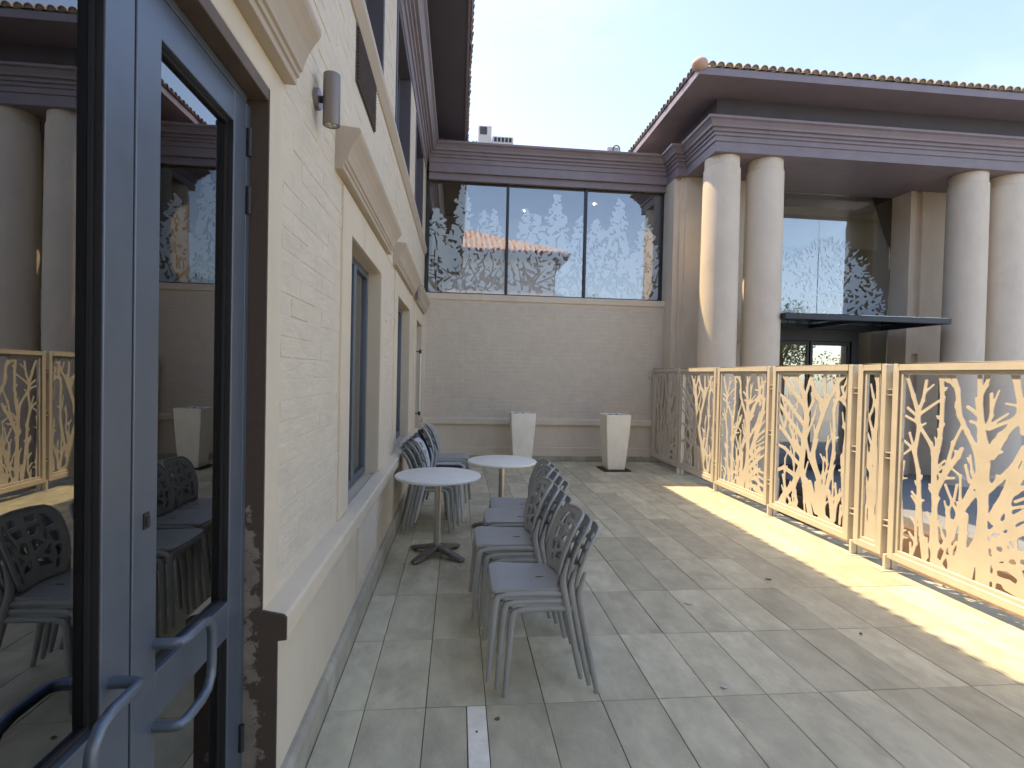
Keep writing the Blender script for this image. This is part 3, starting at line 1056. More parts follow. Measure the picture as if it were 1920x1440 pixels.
MB().box(4.98, 5.16, 9.30, 9.399, 2.28, 2.83).build('meter_box', TAUPE, PB, bevel=.006)
# columns
for x in (4.30, 5.06, 8.81, 9.57, 13.4):
    c = MB().lathe([(.36, -.75), (.36, -.03), (.335, .0), (.315, .02), (.308, .10), (.306, 1.2), (.303, 2.6), (.298, 4.0), (.292, 5.02), (.290, 5.06), (.276, 5.075), (.276, 5.236)], x, 8.60, 64)
    c.build('column', TAUPE, PB, smooth=True, auto=30)
MB().sweep([(XR - .005, YF + .1), (XR - .005, 9.36), (XC, 9.36), (XC, YC), (14.2, YC)], ent).build('entablature', BROWN, PB, bevel=.003, seg=1)
MB().box(XC + .262, 14.2, YC + .262, YF + .3, 5.241, 5.40).build('portico_ceiling', BROWN, PB)
MB().box(XC + .01, 14.2, YC + .01, 14.0, 5.722, 6.08).build('frieze_wall', SOFFIT, PB)
# eaves
EX, EY, EZ = 3.44, 7.65, 6.08
MB().add([(EX, EY, EZ), (16, EY, EZ), (16, 15, EZ), (EX, 15, EZ), (EX, EY, EZ + .03), (16, EY, EZ + .03), (16, 15, EZ + .03), (EX, 15, EZ + .03)],
         [(0, 1, 2, 3), (4, 5, 6, 7), (0, 1, 5, 4), (1, 2, 6, 5), (2, 3, 7, 6), (3, 0, 4, 7)]).build('soffit', BROWN, PB)
MB().sweep([(EX, 15), (EX, EY), (16, EY)], [(-.02, EZ - .012), (.014, EZ - .012), (.014, EZ + .095), (-.02, EZ + .095)]).build('fascia', BROWN, PB, bevel=.003)
rz = EZ + .10
run_ = 4.2
roofR = MB().add([(EX - .02, EY - .02, rz), (16, EY - .02, rz), (16, EY + run_, rz + run_ * hz), (EX + run_, EY + run_, rz + run_ * hz), (EX - .02, 15, rz), (EX + run_, 15, rz + run_ * hz)],
                 [(0, 1, 2, 3), (0, 3, 5, 4)]).build('roof', TILE, PB)
eave(roofR, (EX - .03, EY - .035, rz + .010), (1, 0, 0), (0, 1, 0), 72, lambda k: min((k + .5) * TP / math.cos(SL), 4.2), TILE)
eave(roofR, (EX - .035, EY - .03, rz + .010), (0, 1, 0), (1, 0, 0), 42, lambda k: min((k + .5) * TP / math.cos(SL), 4.2), TILE)
dh = Vector((math.cos(SL), math.cos(SL), math.sin(SL) )).normalized()
uh = Vector((-dh.z * .7071, -dh.z * .7071, math.hypot(dh.x, dh.y)))
for k in range(11):
    m = MB()
    p = Vector((EX + .0, EY + .0, rz - (.035 if k == 0 else .09))) + dh * (.36 * k)
    barrel(m, p + dh * .06, dh, uh, .40, .085, 8)
    if k == 0:
        cap = MB().lathe([(.0, -.03), (.06, -.02), (.10, .01), (.118, .05), (.112, .09), (.085, .125), (.045, .145), (.0, .15)], 0, 0, 20)
        co = cap.build('hip_end_cap', TILEP, roofR, smooth=True, auto=80)
        co.location = p + Vector((-.005, -.005, .005))
    if k > 2:
        m.build('hip_tile', TILE, roofR, smooth=True, recalc=False)

# entrance glazing, doors and canopy
GY = YF
ef = MB()
PX0, PX1 = 5.42, 8.46
ent_frame = MB().box(PX0 + .001, 7.80, GY - .06, GY + .06, 2.38, 2.62).box(7.66, 7.80, GY - .06, GY + .06, -.15, 2.38).box(PX0 + .001, 6.0, GY - .06, GY + .06, -.15, 2.38).build('entrance_frame', ALUD, PB, bevel=.004)
for a, b, c, d in ((PX0 + .002, 6.935, 2.64, 5.236), (6.943, PX1 - .002, 2.64, 5.236), (7.802, PX1 - .002, -.14, 2.632)):
    P_ = MB().box(a, b, GY - .004, GY + .006, c, d).build('pane', PORCHGLASS, PB)
    if c > 2:
        nx, nz = int((b - a) / .012), int((4.75 - 2.66) / .012)
        X, Z = np.meshgrid(a + .003 + np.arange(nx) * .012, 2.66 + np.arange(nz) * .012)
        rp = random.Random(40 + int(a))
        F = np.full(X.shape, 1e3)
        for cx, cz, R in ((6.15, 3.35, .72), (7.15, 3.45, .95), (7.75, 3.1, .62)):
            for k in range(230):
                an = rp.uniform(-.5, PI + .5)
                r0, r1 = R * rp.uniform(.1, .7), R * rp.uniform(.72, 1.05)
                an2 = an + rp.gauss(0, .12)
                F = np.minimum(F, cap_sdf(X, Z, (cx + r0 * math.cos(an), cz + r0 * math.sin(an), .035), (cx + r1 * math.cos(an2), cz + r1 * math.sin(an2), .010)))
            F = np.minimum(F, cap_sdf(X, Z, (cx, 2.6, R * .55), (cx, cz, R * .55)))
        for k in range(420):
            x, z = rp.uniform(a, b), rp.uniform(2.66, 4.5)
            an, l, r = rp.uniform(0, PI), rp.uniform(.01, .06), rp.uniform(.006, .034)
            F = np.maximum(F, -cap_sdf(X, Z, (x, z, r), (x + l * math.cos(an), z + l * math.sin(an), r * .4)))
        sheet(F, a + .003, 2.66, .012, lambda u, v, w: (u, GY - .006 + w, v), .0012).build('tree_film', FILM, P_, recalc=False)
for a, b in ((6.002, 6.80), (6.83, 7.658)):
    L = MB().box(a, a + .05, GY - .02, GY + .03, -.13, 2.375).box(b - .05, b, GY - .02, GY + .03, -.13, 2.375).box(a + .05, b - .05, GY - .019, GY + .03, -.13, -.03).box(a + .05, b - .05, GY - .019, GY + .03, 2.30, 2.375).build('sliding_door', ALUD, PB, bevel=.003)
    MB().box(a + .048, b - .048, GY, GY + .008, -.032, 2.302).build('pane', PORCHDOOR, L)
MB().box(PX0, PX1, 13.8, 14.0, -.75, 5.3).box(5.0, PX0, GY + .36, 13.8, -.75, 5.3).box(PX1, 8.9, GY + .36, 13.8, -.75, 5.3).build('lobby_wall', INNER, PB)
MB().box(PX0, PX1, GY + .1, 13.8, -.75, -.16).box(PX0, PX1, GY + .1, 13.8, 4.85, 5.0).box(PX0, PX1, GY + .35, GY + .5, 4.30, 4.85).build('lobby_ceiling', INNER, PB)
for x, y in ((7.9, 11.4), (6.6, 11.4)):
    MB().lathe([(.022, 4.836), (.022, 4.849)], x, y, 16).build('downlight', LAMPON, PB)
cf = MB()
CX0, CX1, CY0, CZ = 5.28, 8.245, 8.25, 2.655
CX1 = 8.245
cf.box(CX0, CX1, CY0, CY0 + .06, CZ - .045, CZ + .045)
cf.box(CX0, CX0 + .06, CY0 + .06, 9.39, CZ - .045, CZ + .045).box(CX1 - .06, CX1, CY0 + .06, GY - .065, CZ - .045, CZ + .045)
cf.box(5.425, CX1 - .06, GY - .125, GY - .065, CZ - .045, CZ + .045)
cf.box(6.72, 6.77, CY0 + .06, GY - .125, CZ - .04, CZ + .03)
can = cf.build('canopy', ALUD, PB, bevel=.006)
MB().box(CX0 + .03, CX1 - .03, CY0 + .03, 9.39, CZ + .047, CZ + .058).box(5.43, CX1 - .03, 9.39, GY - .07, CZ + .047, CZ + .058).build('pane', PORCHGLASS, can)

# ---- dry leaves caught on top of the cornices
def cornice_leaves(parent, x0, x1, y0, y1, n, seed):
    rr = random.Random(seed)
    m = MB()
    for k in range(n):
        c = Vector((rr.uniform(x0, x1), rr.uniform(y0, y1), 5.724 + rr.random() ** 2 * .022))
        a = Vector((rr.gauss(0, 1), rr.gauss(0, 1), rr.gauss(0, .5))).normalized()
        b = a.cross(Vector((rr.gauss(0, 1), rr.gauss(0, 1), rr.gauss(0, 1)))).normalized()
        l, w = rr.uniform(.012, .04), rr.uniform(.004, .010)
        m.add([c - a * l, c + b * w, c + a * l, c - b * w], [(0, 1, 2, 3)])
    m.build('leaf_litter', LEAFDRY, parent, recalc=False, kind='stuff')
cornice_leaves(LK, -.40, .25, 9.645, 9.75, 130, 1)
cornice_leaves(LK, 3.2, 3.6, 9.645, 9.75, 50, 2)
cornice_leaves(PB, 3.95, 7.6, 8.075, 8.16, 330, 3)
cornice_leaves(PB, 3.66, 3.75, 9.2, 9.6, 40, 4)

# ---- boxes on the flat roof of the link
def unit(name, x0, x1, y0, y1, z1, label, fan):
    t = empty(name, ((x0 + x1) / 2, (y0 + y1) / 2, 5.706), label, 'roof unit')
    MB().box(x0, x1, y0, y1, 5.72, z1).build('casing', UNITW, t, bevel=.012)
    MB().box(x0 + .03, x0 + .07, y0 + .03, y1 - .03, 5.706, 5.722).box(x1 - .07, x1 - .03, y0 + .03, y1 - .03, 5.706, 5.722).build('foot', BLACK, t)
    return t
un = unit('air_conditioner', .30, .57, 10.85, 11.15, 6.575, 'white air conditioning unit with dark fan grille on the flat roof by the left eave', True)
MB().box(.335, .475, 10.84, 10.852, 6.40, 6.545).build('fan_grille', BLACK, un)
for k in range(6):
    MB().box(.338 + k * .023, .345 + k * .023, 10.832, 10.840, 6.40, 6.545).build('grille_bar', GREYM, un)
u2 = unit('ventilation_box', .585, 1.01, 10.80, 11.2, 6.36, 'low white ventilation box with dark slots, right of the fan unit on the flat roof', False)
for k in range(5):
    MB().box(.62 + k * .075, .67 + k * .075, 10.79, 10.802, 6.25, 6.33).build('slot', BLACK, u2)
u3 = unit('electrical_box', 2.95, 3.20, 10.85, 11.1, 6.32, 'cream box with a black cable loop on the flat roof near the right eave', False)
arc = [(3.13 + .07 * math.cos(a), 10.80, 6.26 + .07 * math.sin(a)) for a in [PI - k * PI / 10 for k in range(11)]]
MB().tube([(3.06, 10.80, 5.72)] + arc + [(3.20, 10.80, 5.72)], .012, 8).build('cable', BLACK, u3, smooth=True)

# ================================================================== fence with cut-out trees
FN = empty('laser_cut_fence', (3.68, 6, 0), 'champagne coloured metal fence of panels cut out as bare branching trees', 'fence')
FX, ZB, ZT = 3.68, .115, 1.76
STROKES_A=[
[(0.095,1.697,0.0159),(0.179,1.494,0.0175),(0.231,1.356,0.0197),(0.241,1.233,0.0167),(0.208,1.043,0.0186),(0.250,0.894,0.0182),(0.270,0.651,0.0186),(0.298,0.396,0.0212),(0.332,0.223,0.0252)],
[(0.230,1.372,0.0155),(0.271,1.467,0.0140),(0.296,1.620,0.0137)],
[(0.294,1.537,0.0091),(0.361,1.591,0.0074)],
[(0.249,1.358,0.0124),(0.408,1.466,0.0104)],
[(0.213,1.339,0.0106),(0.127,1.396,0.0111)],
[(0.225,1.286,0.0109),(0.101,1.331,0.0095)],
[(0.253,1.258,0.0093),(0.300,1.285,0.0083)],
[(0.207,1.058,0.0109),(0.155,1.193,0.0111)],
[(0.188,1.071,0.0109),(0.080,1.136,0.0095)],
[(0.105,1.012,0.0095),(0.179,1.070,0.0093)],
[(0.251,0.669,0.0091),(0.194,0.719,0.0093)],
[(0.260,0.656,0.0076),(0.308,0.675,0.0076)],
[(0.423,1.704,0.0207),(0.441,1.475,0.0173),(0.441,1.284,0.0178),(0.422,1.134,0.0178),(0.384,1.054,0.0212),(0.394,0.801,0.0237),(0.412,0.580,0.0231),(0.434,0.363,0.0252),(0.410,0.220,0.0267)],
[(0.253,1.250,0.0137),(0.355,1.125,0.0152),(0.384,1.054,0.0167)],
[(0.349,1.689,0.0121),(0.426,1.652,0.0148),(0.516,1.609,0.0116)],
[(0.440,1.291,0.0059),(0.462,1.293,0.0058)],
[(0.440,1.490,0.0074),(0.460,1.498,0.0058)],
[(0.413,0.760,0.0193),(0.496,0.939,0.0188),(0.584,1.070,0.0217),(0.613,1.124,0.0169)],
[(0.397,0.936,0.0089),(0.476,1.016,0.0087)],
[(0.498,0.888,0.0101),(0.560,0.901,0.0087)],
[(0.512,1.703,0.0217),(0.565,1.553,0.0197),(0.588,1.369,0.0183),(0.653,1.248,0.0178),(0.715,1.145,0.0206),(0.747,1.054,0.0275)],
[(0.620,1.315,0.0099),(0.542,1.150,0.0130),(0.494,0.968,0.0145),(0.435,0.824,0.0173)],
[(0.542,1.164,0.0072),(0.534,1.170,0.0072)],
[(0.728,1.709,0.0178),(0.737,1.490,0.0174),(0.751,1.314,0.0275),(0.770,1.180,0.0401),(0.775,1.045,0.0535),(0.774,0.895,0.0535),(0.787,0.748,0.0374),(0.784,0.543,0.0428),(0.803,0.346,0.0602),(0.803,0.169,0.0802)],
[(0.742,1.545,0.0096),(0.800,1.655,0.0080)],
[(0.719,1.393,0.0137),(0.645,1.437,0.0113)],
[(0.736,1.319,0.0120),(0.671,1.334,0.0096)],
[(0.704,1.502,0.0069),(0.723,1.476,0.0096)],
[(0.793,1.304,0.0120),(0.824,1.388,0.0120),(0.818,1.535,0.0134)],
[(0.828,1.442,0.0080),(0.870,1.563,0.0065)],
[(0.807,1.292,0.0120),(0.973,1.374,0.0114)],
[(0.806,1.313,0.0096),(0.934,1.407,0.0078)],
[(0.806,1.131,0.0160),(0.888,1.261,0.0156),(0.999,1.351,0.0164)],
[(0.828,1.114,0.0080),(0.906,1.146,0.0078)],
[(0.838,1.202,0.0065),(0.848,1.217,0.0067)],
[(0.985,1.707,0.0190),(0.996,1.567,0.0177),(1.019,1.441,0.0202),(1.037,1.291,0.0190)],
[(0.994,1.465,0.0076),(0.919,1.476,0.0078)],
[(0.824,0.865,0.0174),(0.887,0.945,0.0195),(0.985,1.055,0.0221),(1.047,1.192,0.0215)],
[(0.844,0.682,0.0234),(0.942,0.865,0.0299),(0.986,1.029,0.0253)],
[(0.894,0.788,0.0078),(0.883,0.779,0.0078)],
[(0.835,0.572,0.0169),(0.974,0.704,0.0177),(1.063,0.779,0.0172)],
[(0.812,0.471,0.0201),(0.941,0.578,0.0156),(1.066,0.692,0.0126)],
[(0.843,0.387,0.0201),(0.959,0.440,0.0164),(1.073,0.511,0.0160)],
[(0.884,0.348,0.0130),(1.011,0.375,0.0114)],
[(0.861,0.273,0.0267),(0.978,0.278,0.0215),(1.083,0.257,0.0228)],
[(0.761,0.879,0.0137),(0.681,0.903,0.0110),(0.647,1.009,0.0124)],
[(0.676,1.042,0.0082),(0.660,1.067,0.0069)],
[(0.711,0.882,0.0178),(0.616,0.663,0.0211),(0.555,0.460,0.0246),(0.495,0.368,0.0217)],
[(0.602,0.645,0.0113),(0.552,0.719,0.0101),(0.492,0.836,0.0101)],
[(0.567,0.737,0.0101),(0.585,0.856,0.0094)],
[(0.534,0.584,0.0087),(0.489,0.711,0.0072)],
[(0.625,0.637,0.0099),(0.673,0.734,0.0110),(0.755,0.850,0.0124)],
[(0.662,0.647,0.0233),(0.646,0.488,0.0310),(0.637,0.343,0.0423),(0.573,0.206,0.0423)],
[(0.768,0.525,0.0267),(0.716,0.384,0.0412),(0.679,0.217,0.0549)],
[(0.207,0.196,0.0109),(0.198,0.303,0.0093)],
[(0.343,0.380,0.0152),(0.357,0.247,0.0148)],
[(0.108,0.948,0.0127),(0.078,0.734,0.0130),(0.112,0.420,0.0159),(0.102,0.192,0.0191)],
[(0.095,0.809,0.0064),(0.142,0.819,0.0064)],
[(0.114,0.373,0.0079),(0.151,0.392,0.0064)],
[(0.116,0.325,0.0064),(0.163,0.332,0.0064)],
[(0.443,0.232,0.0296),(0.494,0.191,0.0289)],
[(0.530,0.306,0.0113),(0.565,0.217,0.0211)],
[(0.956,1.679,0.0147),(1.004,1.533,0.0147),(1.022,1.446,0.0159),(0.974,1.356,0.0191),(0.913,1.250,0.0223),(0.839,1.110,0.0298)],
[(1.009,1.445,0.0116),(1.117,1.578,0.0114)],
[(1.143,1.565,0.0101),(1.151,1.650,0.0085)],
[(1.036,1.417,0.0144),(1.118,1.335,0.0289),(1.100,1.190,0.0289),(1.033,1.010,0.0249),(0.974,0.886,0.0264),(0.865,0.663,0.0293)],
[(1.106,1.319,0.0142),(1.200,1.424,0.0100)],
[(1.076,1.159,0.0130),(1.186,1.239,0.0100)],
[(1.033,1.010,0.0117),(1.191,1.140,0.0100)],
[(1.000,0.889,0.0116),(1.196,1.041,0.0100)],
[(1.003,0.831,0.0103),(1.208,0.957,0.0085)],
[(0.941,0.764,0.0103),(1.205,0.878,0.0084)],
[(0.999,0.918,0.0072),(1.211,0.999,0.0070)],
[(0.895,0.608,0.0191),(1.048,0.735,0.0159),(1.160,0.794,0.0142)],
[(0.900,0.520,0.0194),(1.079,0.652,0.0144),(1.172,0.703,0.0128)],
[(0.877,0.441,0.0179),(1.036,0.485,0.0144),(1.190,0.470,0.0140)],
[(0.881,0.367,0.0149),(1.066,0.417,0.0114),(1.195,0.385,0.0112)],
[(0.962,0.383,0.0220),(1.070,0.331,0.0188),(1.199,0.315,0.0171)],
[(0.969,0.251,0.0289),(1.205,0.202,0.0280)]]
STROKES_B=[
[(0.701,0.182,0.1031),(0.615,0.466,0.0513),(0.520,0.662,0.0594),(0.554,0.953,0.0467),(0.589,1.194,0.0397),(0.541,1.428,0.0309),(0.467,1.569,0.0169)],
[(0.520,0.674,0.0190),(0.227,0.836,0.0150),(0.077,0.862,0.0129)],
[(0.525,0.782,0.0214),(0.218,1.011,0.0175),(0.078,1.086,0.0155)],
[(0.542,0.976,0.0190),(0.228,1.213,0.0175),(0.082,1.343,0.0152)],
[(0.557,1.120,0.0190),(0.262,1.353,0.0175),(0.090,1.446,0.0127)],
[(0.562,1.310,0.0190),(0.314,1.504,0.0172),(0.119,1.689,0.0178)],
[(0.542,1.416,0.0166),(0.407,1.616,0.0145),(0.343,1.714,0.0147)],
[(0.542,1.404,0.0166),(0.620,1.595,0.0163),(0.664,1.712,0.0163)],
[(0.587,1.241,0.0140),(0.687,1.388,0.0140),(0.655,1.468,0.0117)],
[(0.141,1.677,0.0152),(0.386,1.640,0.0145),(0.515,1.713,0.0145)],
[(0.354,1.505,0.0123),(0.226,1.639,0.0125)],
[(0.249,1.215,0.0125),(0.157,1.385,0.0125)],
[(0.240,0.989,0.0125),(0.101,1.229,0.0127)],
[(0.554,0.953,0.0140),(0.671,1.154,0.0115),(0.686,1.202,0.0115)],
[(0.523,0.830,0.0166),(0.382,0.956,0.0145),(0.295,1.094,0.0123)],
[(0.495,0.633,0.0404),(0.407,0.471,0.0314),(0.215,0.279,0.0300),(0.116,0.141,0.0305)],
[(0.080,0.558,0.0153),(0.218,0.618,0.0175),(0.402,0.568,0.0221)],
[(0.202,0.530,0.0127),(0.274,0.343,0.0172),(0.220,0.180,0.0175)],
[(0.407,0.471,0.0169),(0.456,0.286,0.0214),(0.422,0.181,0.0242)],
[(0.295,0.323,0.0123),(0.422,0.181,0.0145)],
[(0.868,0.091,0.0442),(0.863,0.384,0.0243),(0.801,0.620,0.0270),(0.694,0.832,0.0229),(0.746,1.047,0.0229),(0.872,1.353,0.0270),(0.744,1.437,0.0206),(0.657,1.572,0.0183),(0.660,1.712,0.0187)],
[(0.802,0.598,0.0202),(0.653,0.802,0.0183),(0.590,0.958,0.0163)],
[(0.886,0.390,0.0225),(0.965,0.652,0.0221),(1.010,0.902,0.0173),(1.012,1.121,0.0173),(0.996,1.317,0.0177),(1.050,1.483,0.0195),(1.030,1.645,0.0152),(1.040,1.710,0.0152)],
[(1.016,1.034,0.0087),(1.064,1.057,0.0085)],
[(0.872,1.353,0.0203),(0.856,1.554,0.0158),(0.842,1.711,0.0158)],
[(0.881,1.376,0.0157),(0.982,1.491,0.0130),(1.045,1.602,0.0152),(1.184,1.688,0.0125)],
[(0.802,1.303,0.0090),(0.782,1.359,0.0092)],
[(1.093,1.549,0.0108),(1.126,1.475,0.0128)],
[(1.068,1.429,0.0128),(1.185,1.488,0.0127)],
[(1.099,1.420,0.0127),(1.191,1.351,0.0125)],
[(1.216,0.194,0.0229),(1.166,0.456,0.0187),(1.142,0.708,0.0170),(1.159,0.967,0.0170),(1.179,1.181,0.0167),(1.177,1.350,0.0146)],
[(1.126,1.165,0.0106),(1.162,1.158,0.0104)],
[(1.131,0.748,0.0085),(1.095,0.742,0.0085)],
[(1.047,0.253,0.0191),(1.068,0.476,0.0127),(1.049,0.603,0.0108)],
[(1.125,0.232,0.0128),(1.132,0.405,0.0106)],
[(0.771,0.546,0.0229),(0.818,0.282,0.0337)],
[(0.666,0.524,0.0344),(0.784,0.273,0.0450)],
[(0.972,0.499,0.0132),(1.016,0.245,0.0195)],
[(0.460,0.191,0.0483),(0.685,0.155,0.0583)],
[(0.219,0.204,0.0246),(0.423,0.157,0.0363)],
[(0.921,0.219,0.0331),(1.083,0.155,0.0433)]]

STROKES_C = [[(.20, .15, .026), (.185, .45, .022), (.21, .80, .020), (.19, 1.10, .019), (.205, 1.40, .017), (.195, 1.72, .016)],
             [(.19, .42, .015), (.13, .60, .012), (.10, .74, .010)], [(.20, .62, .015), (.15, .82, .012), (.09, .95, .010)], [(.205, .85, .014), (.16, 1.02, .012), (.10, 1.14, .010)],
             [(.195, 1.02, .013), (.15, 1.18, .012), (.09, 1.33, .010)], [(.195, 1.20, .013), (.235, 1.36, .010)], [(.20, 1.34, .013), (.15, 1.48, .011), (.12, 1.58, .009)],
             [(.19, .50, .013), (.25, .66, .010)], [(.205, .90, .012), (.245, 1.05, .010)], [(.20, .20, .02), (.12, .30, .014), (.09, .38, .012)], [(.20, .18, .02), (.25, .30, .013)], [(.13, .15, .016), (.12, .30, .012), (.10, .48, .010)]]
HG = .0075
def branch_field(strokes, wid, s0, s1, z0, z1, shift=0.0, rmax=.05):
    ns, nz = int((s1 - s0) / HG) + 1, int((z1 - z0) / HG) + 1
    X, Z = np.meshgrid(s0 + np.arange(ns) * HG, z0 + np.arange(nz) * HG)
    F = np.full(X.shape, 1e3)
    rr = random.Random(len(strokes))
    K = .017
    rad = lambda r: min(r * wid, rmax)
    twigs = []
    for st in strokes:
        for (a, b) in zip(st, st[1:]):
            a = (a[0] + shift, a[1], rad(a[2]))
            b = (b[0] + shift, b[1], rad(b[2]))
            F = smin(F, cap_sdf(X, Z, a, b), K)
            # broken-off stubs and side twigs, all reaching upwards
            L = math.hypot(b[0] - a[0], b[1] - a[1])
            for q in range(max(1, int(L / .10))):
                t = rr.random()
                x, z = a[0] + t * (b[0] - a[0]), a[1] + t * (b[1] - a[1])
                sg = rr.choice((-1, 1))
                if rr.random() < .45 and len(st) > 3:
                    twigs.append((x, z, sg * rr.uniform(.025, .045), rr.uniform(.012, .04), .009))
                elif rr.random() < .36 and a[2] > .011:
                    twigs.append((x, z, sg * rr.uniform(.03, .075), rr.uniform(.10, .22), .010))
    for x, z, dx, dz, r in twigs:
        m = (x + dx * .62, z + dz * .42, r * .95)
        F = smin(F, cap_sdf(X, Z, (x, z, r * 1.15), m), K)
        F = smin(F, cap_sdf(X, Z, m, (x + dx, z + dz, r * .72)), K)
    # slim young stems between the big ones
    for k in range(6):
        x, z = s0 + (s1 - s0) * (k + rr.random()) / 6, z0 - .02
        r = rr.uniform(.010, .014)
        for j in range(rr.randint(3, 7)):
            nx_, nz_ = x + rr.gauss(0, .022), z + rr.uniform(.10, .18)
            F = smin(F, cap_sdf(X, Z, (x, z, r), (nx_, nz_, r * .93)), K)
            if rr.random() < .6:
                sg = rr.choice((-1, 1))
                F = smin(F, cap_sdf(X, Z, (nx_, nz_, r * .9), (nx_ + sg * rr.uniform(.03, .07), nz_ + rr.uniform(.04, .11), r * .6)), K)
            x, z, r = nx_, nz_, r * .93
    return F
panel_cache = {}
def panel(yfar, ynear, design):
    """panel between two posts, seen from the terrace; s runs towards the camera"""
    P = FN
    w = yfar - ynear
    fr = MB()
    fw = .058
    for a, b, c, d in ((ynear, ynear + fw, ZB, ZT), (yfar - fw, yfar, ZB, ZT)):
        fr.box(FX - .03, FX + .03, a, b, c, d)
    fr.box(FX - .03, FX + .03, ynear + fw, yfar - fw, ZB, ZB + fw).box(FX - .03, FX + .03, ynear + fw, yfar - fw, ZT - fw, ZT)
    pf = fr.build('fence_panel', FENCE, P, bevel=.004, seg=1)
    f2 = MB()
    e = .032
    a0, a1, c0, c1 = ynear + fw, yfar - fw, ZB + fw, ZT - fw
    f2.box(FX - .014, FX + .014, a0, a0 + e, c0, c1).box(FX - .014, FX + .014, a1 - e, a1, c0, c1).box(FX - .014, FX + .014, a0 + e, a1 - e, c0, c0 + e).box(FX - .014, FX + .014, a0 + e, a1 - e, c1 - e, c1)
    f2.build('inner_frame', FENCE, pf, bevel=.003, seg=1)
    s0, s1, z0, z1 = fw + e - .006, w - fw - e + .006, ZB + fw + e - .006, ZT - fw - e + .006
    if design == 'A':
        F = branch_field(STROKES_A, .95, s0, s1, z0, z1)
    elif design == 'B':
        F = branch_field(STROKES_B, 1.15, s0, s1, z0, z1, rmax=.042)
    else:
        F = branch_field(STROKES_C, 1.0, s0, s1, z0, z1, rmax=.042)
    sheet(F, s0, z0, HG, lambda u, v, t: (FX + .004 - t, yfar - u, v), .006).build('branch_screen', FENCE, pf, recalc=False)
spans = [(9.80, 8.61, 'A'), (8.555, 7.305, 'B'), (7.25, 5.975, 'A'), (5.915, 4.64, 'B'), (4.575, 4.245, 'C'), (4.18, 2.90, 'A'), (2.84, 1.56, 'B')]
for a, b, d in spans:
    panel(a, b, d)
posts = [8.5825, 7.2775, 5.945, 4.6075, 4.2125, 2.87, 1.53]
for yp in posts:
    p = MB().box(FX + .035, FX + .085, yp - .025, yp + .025, .008, 1.70).box(FX - .025, FX + .025, yp - .016, yp + .016, .008, ZB + .02).build('post', FENCE, FN, bevel=.003, seg=1)
    MB().box(FX - .075, FX + .095, yp - .055, yp + .055, .0, .008).build('base_plate', FENCE, p, bevel=.002, seg=1)
    for z in (1.52, .98, .40):
        MB().box(FX - .022, FX + .034, yp - .030, yp + .030, z - .028, z - .020).box(FX - .022, FX + .034, yp - .030, yp + .030, z + .020, z + .028).build('bracket', FENCE, p)
MB().box(FX - .10, FX + .04, 9.802, 9.815, 1.60, 1.66).box(FX - .02, FX + .02, 9.80, YF - .064, 1.60, 1.64).build('wall_bracket', FENCE, FN, bevel=.002, seg=1)

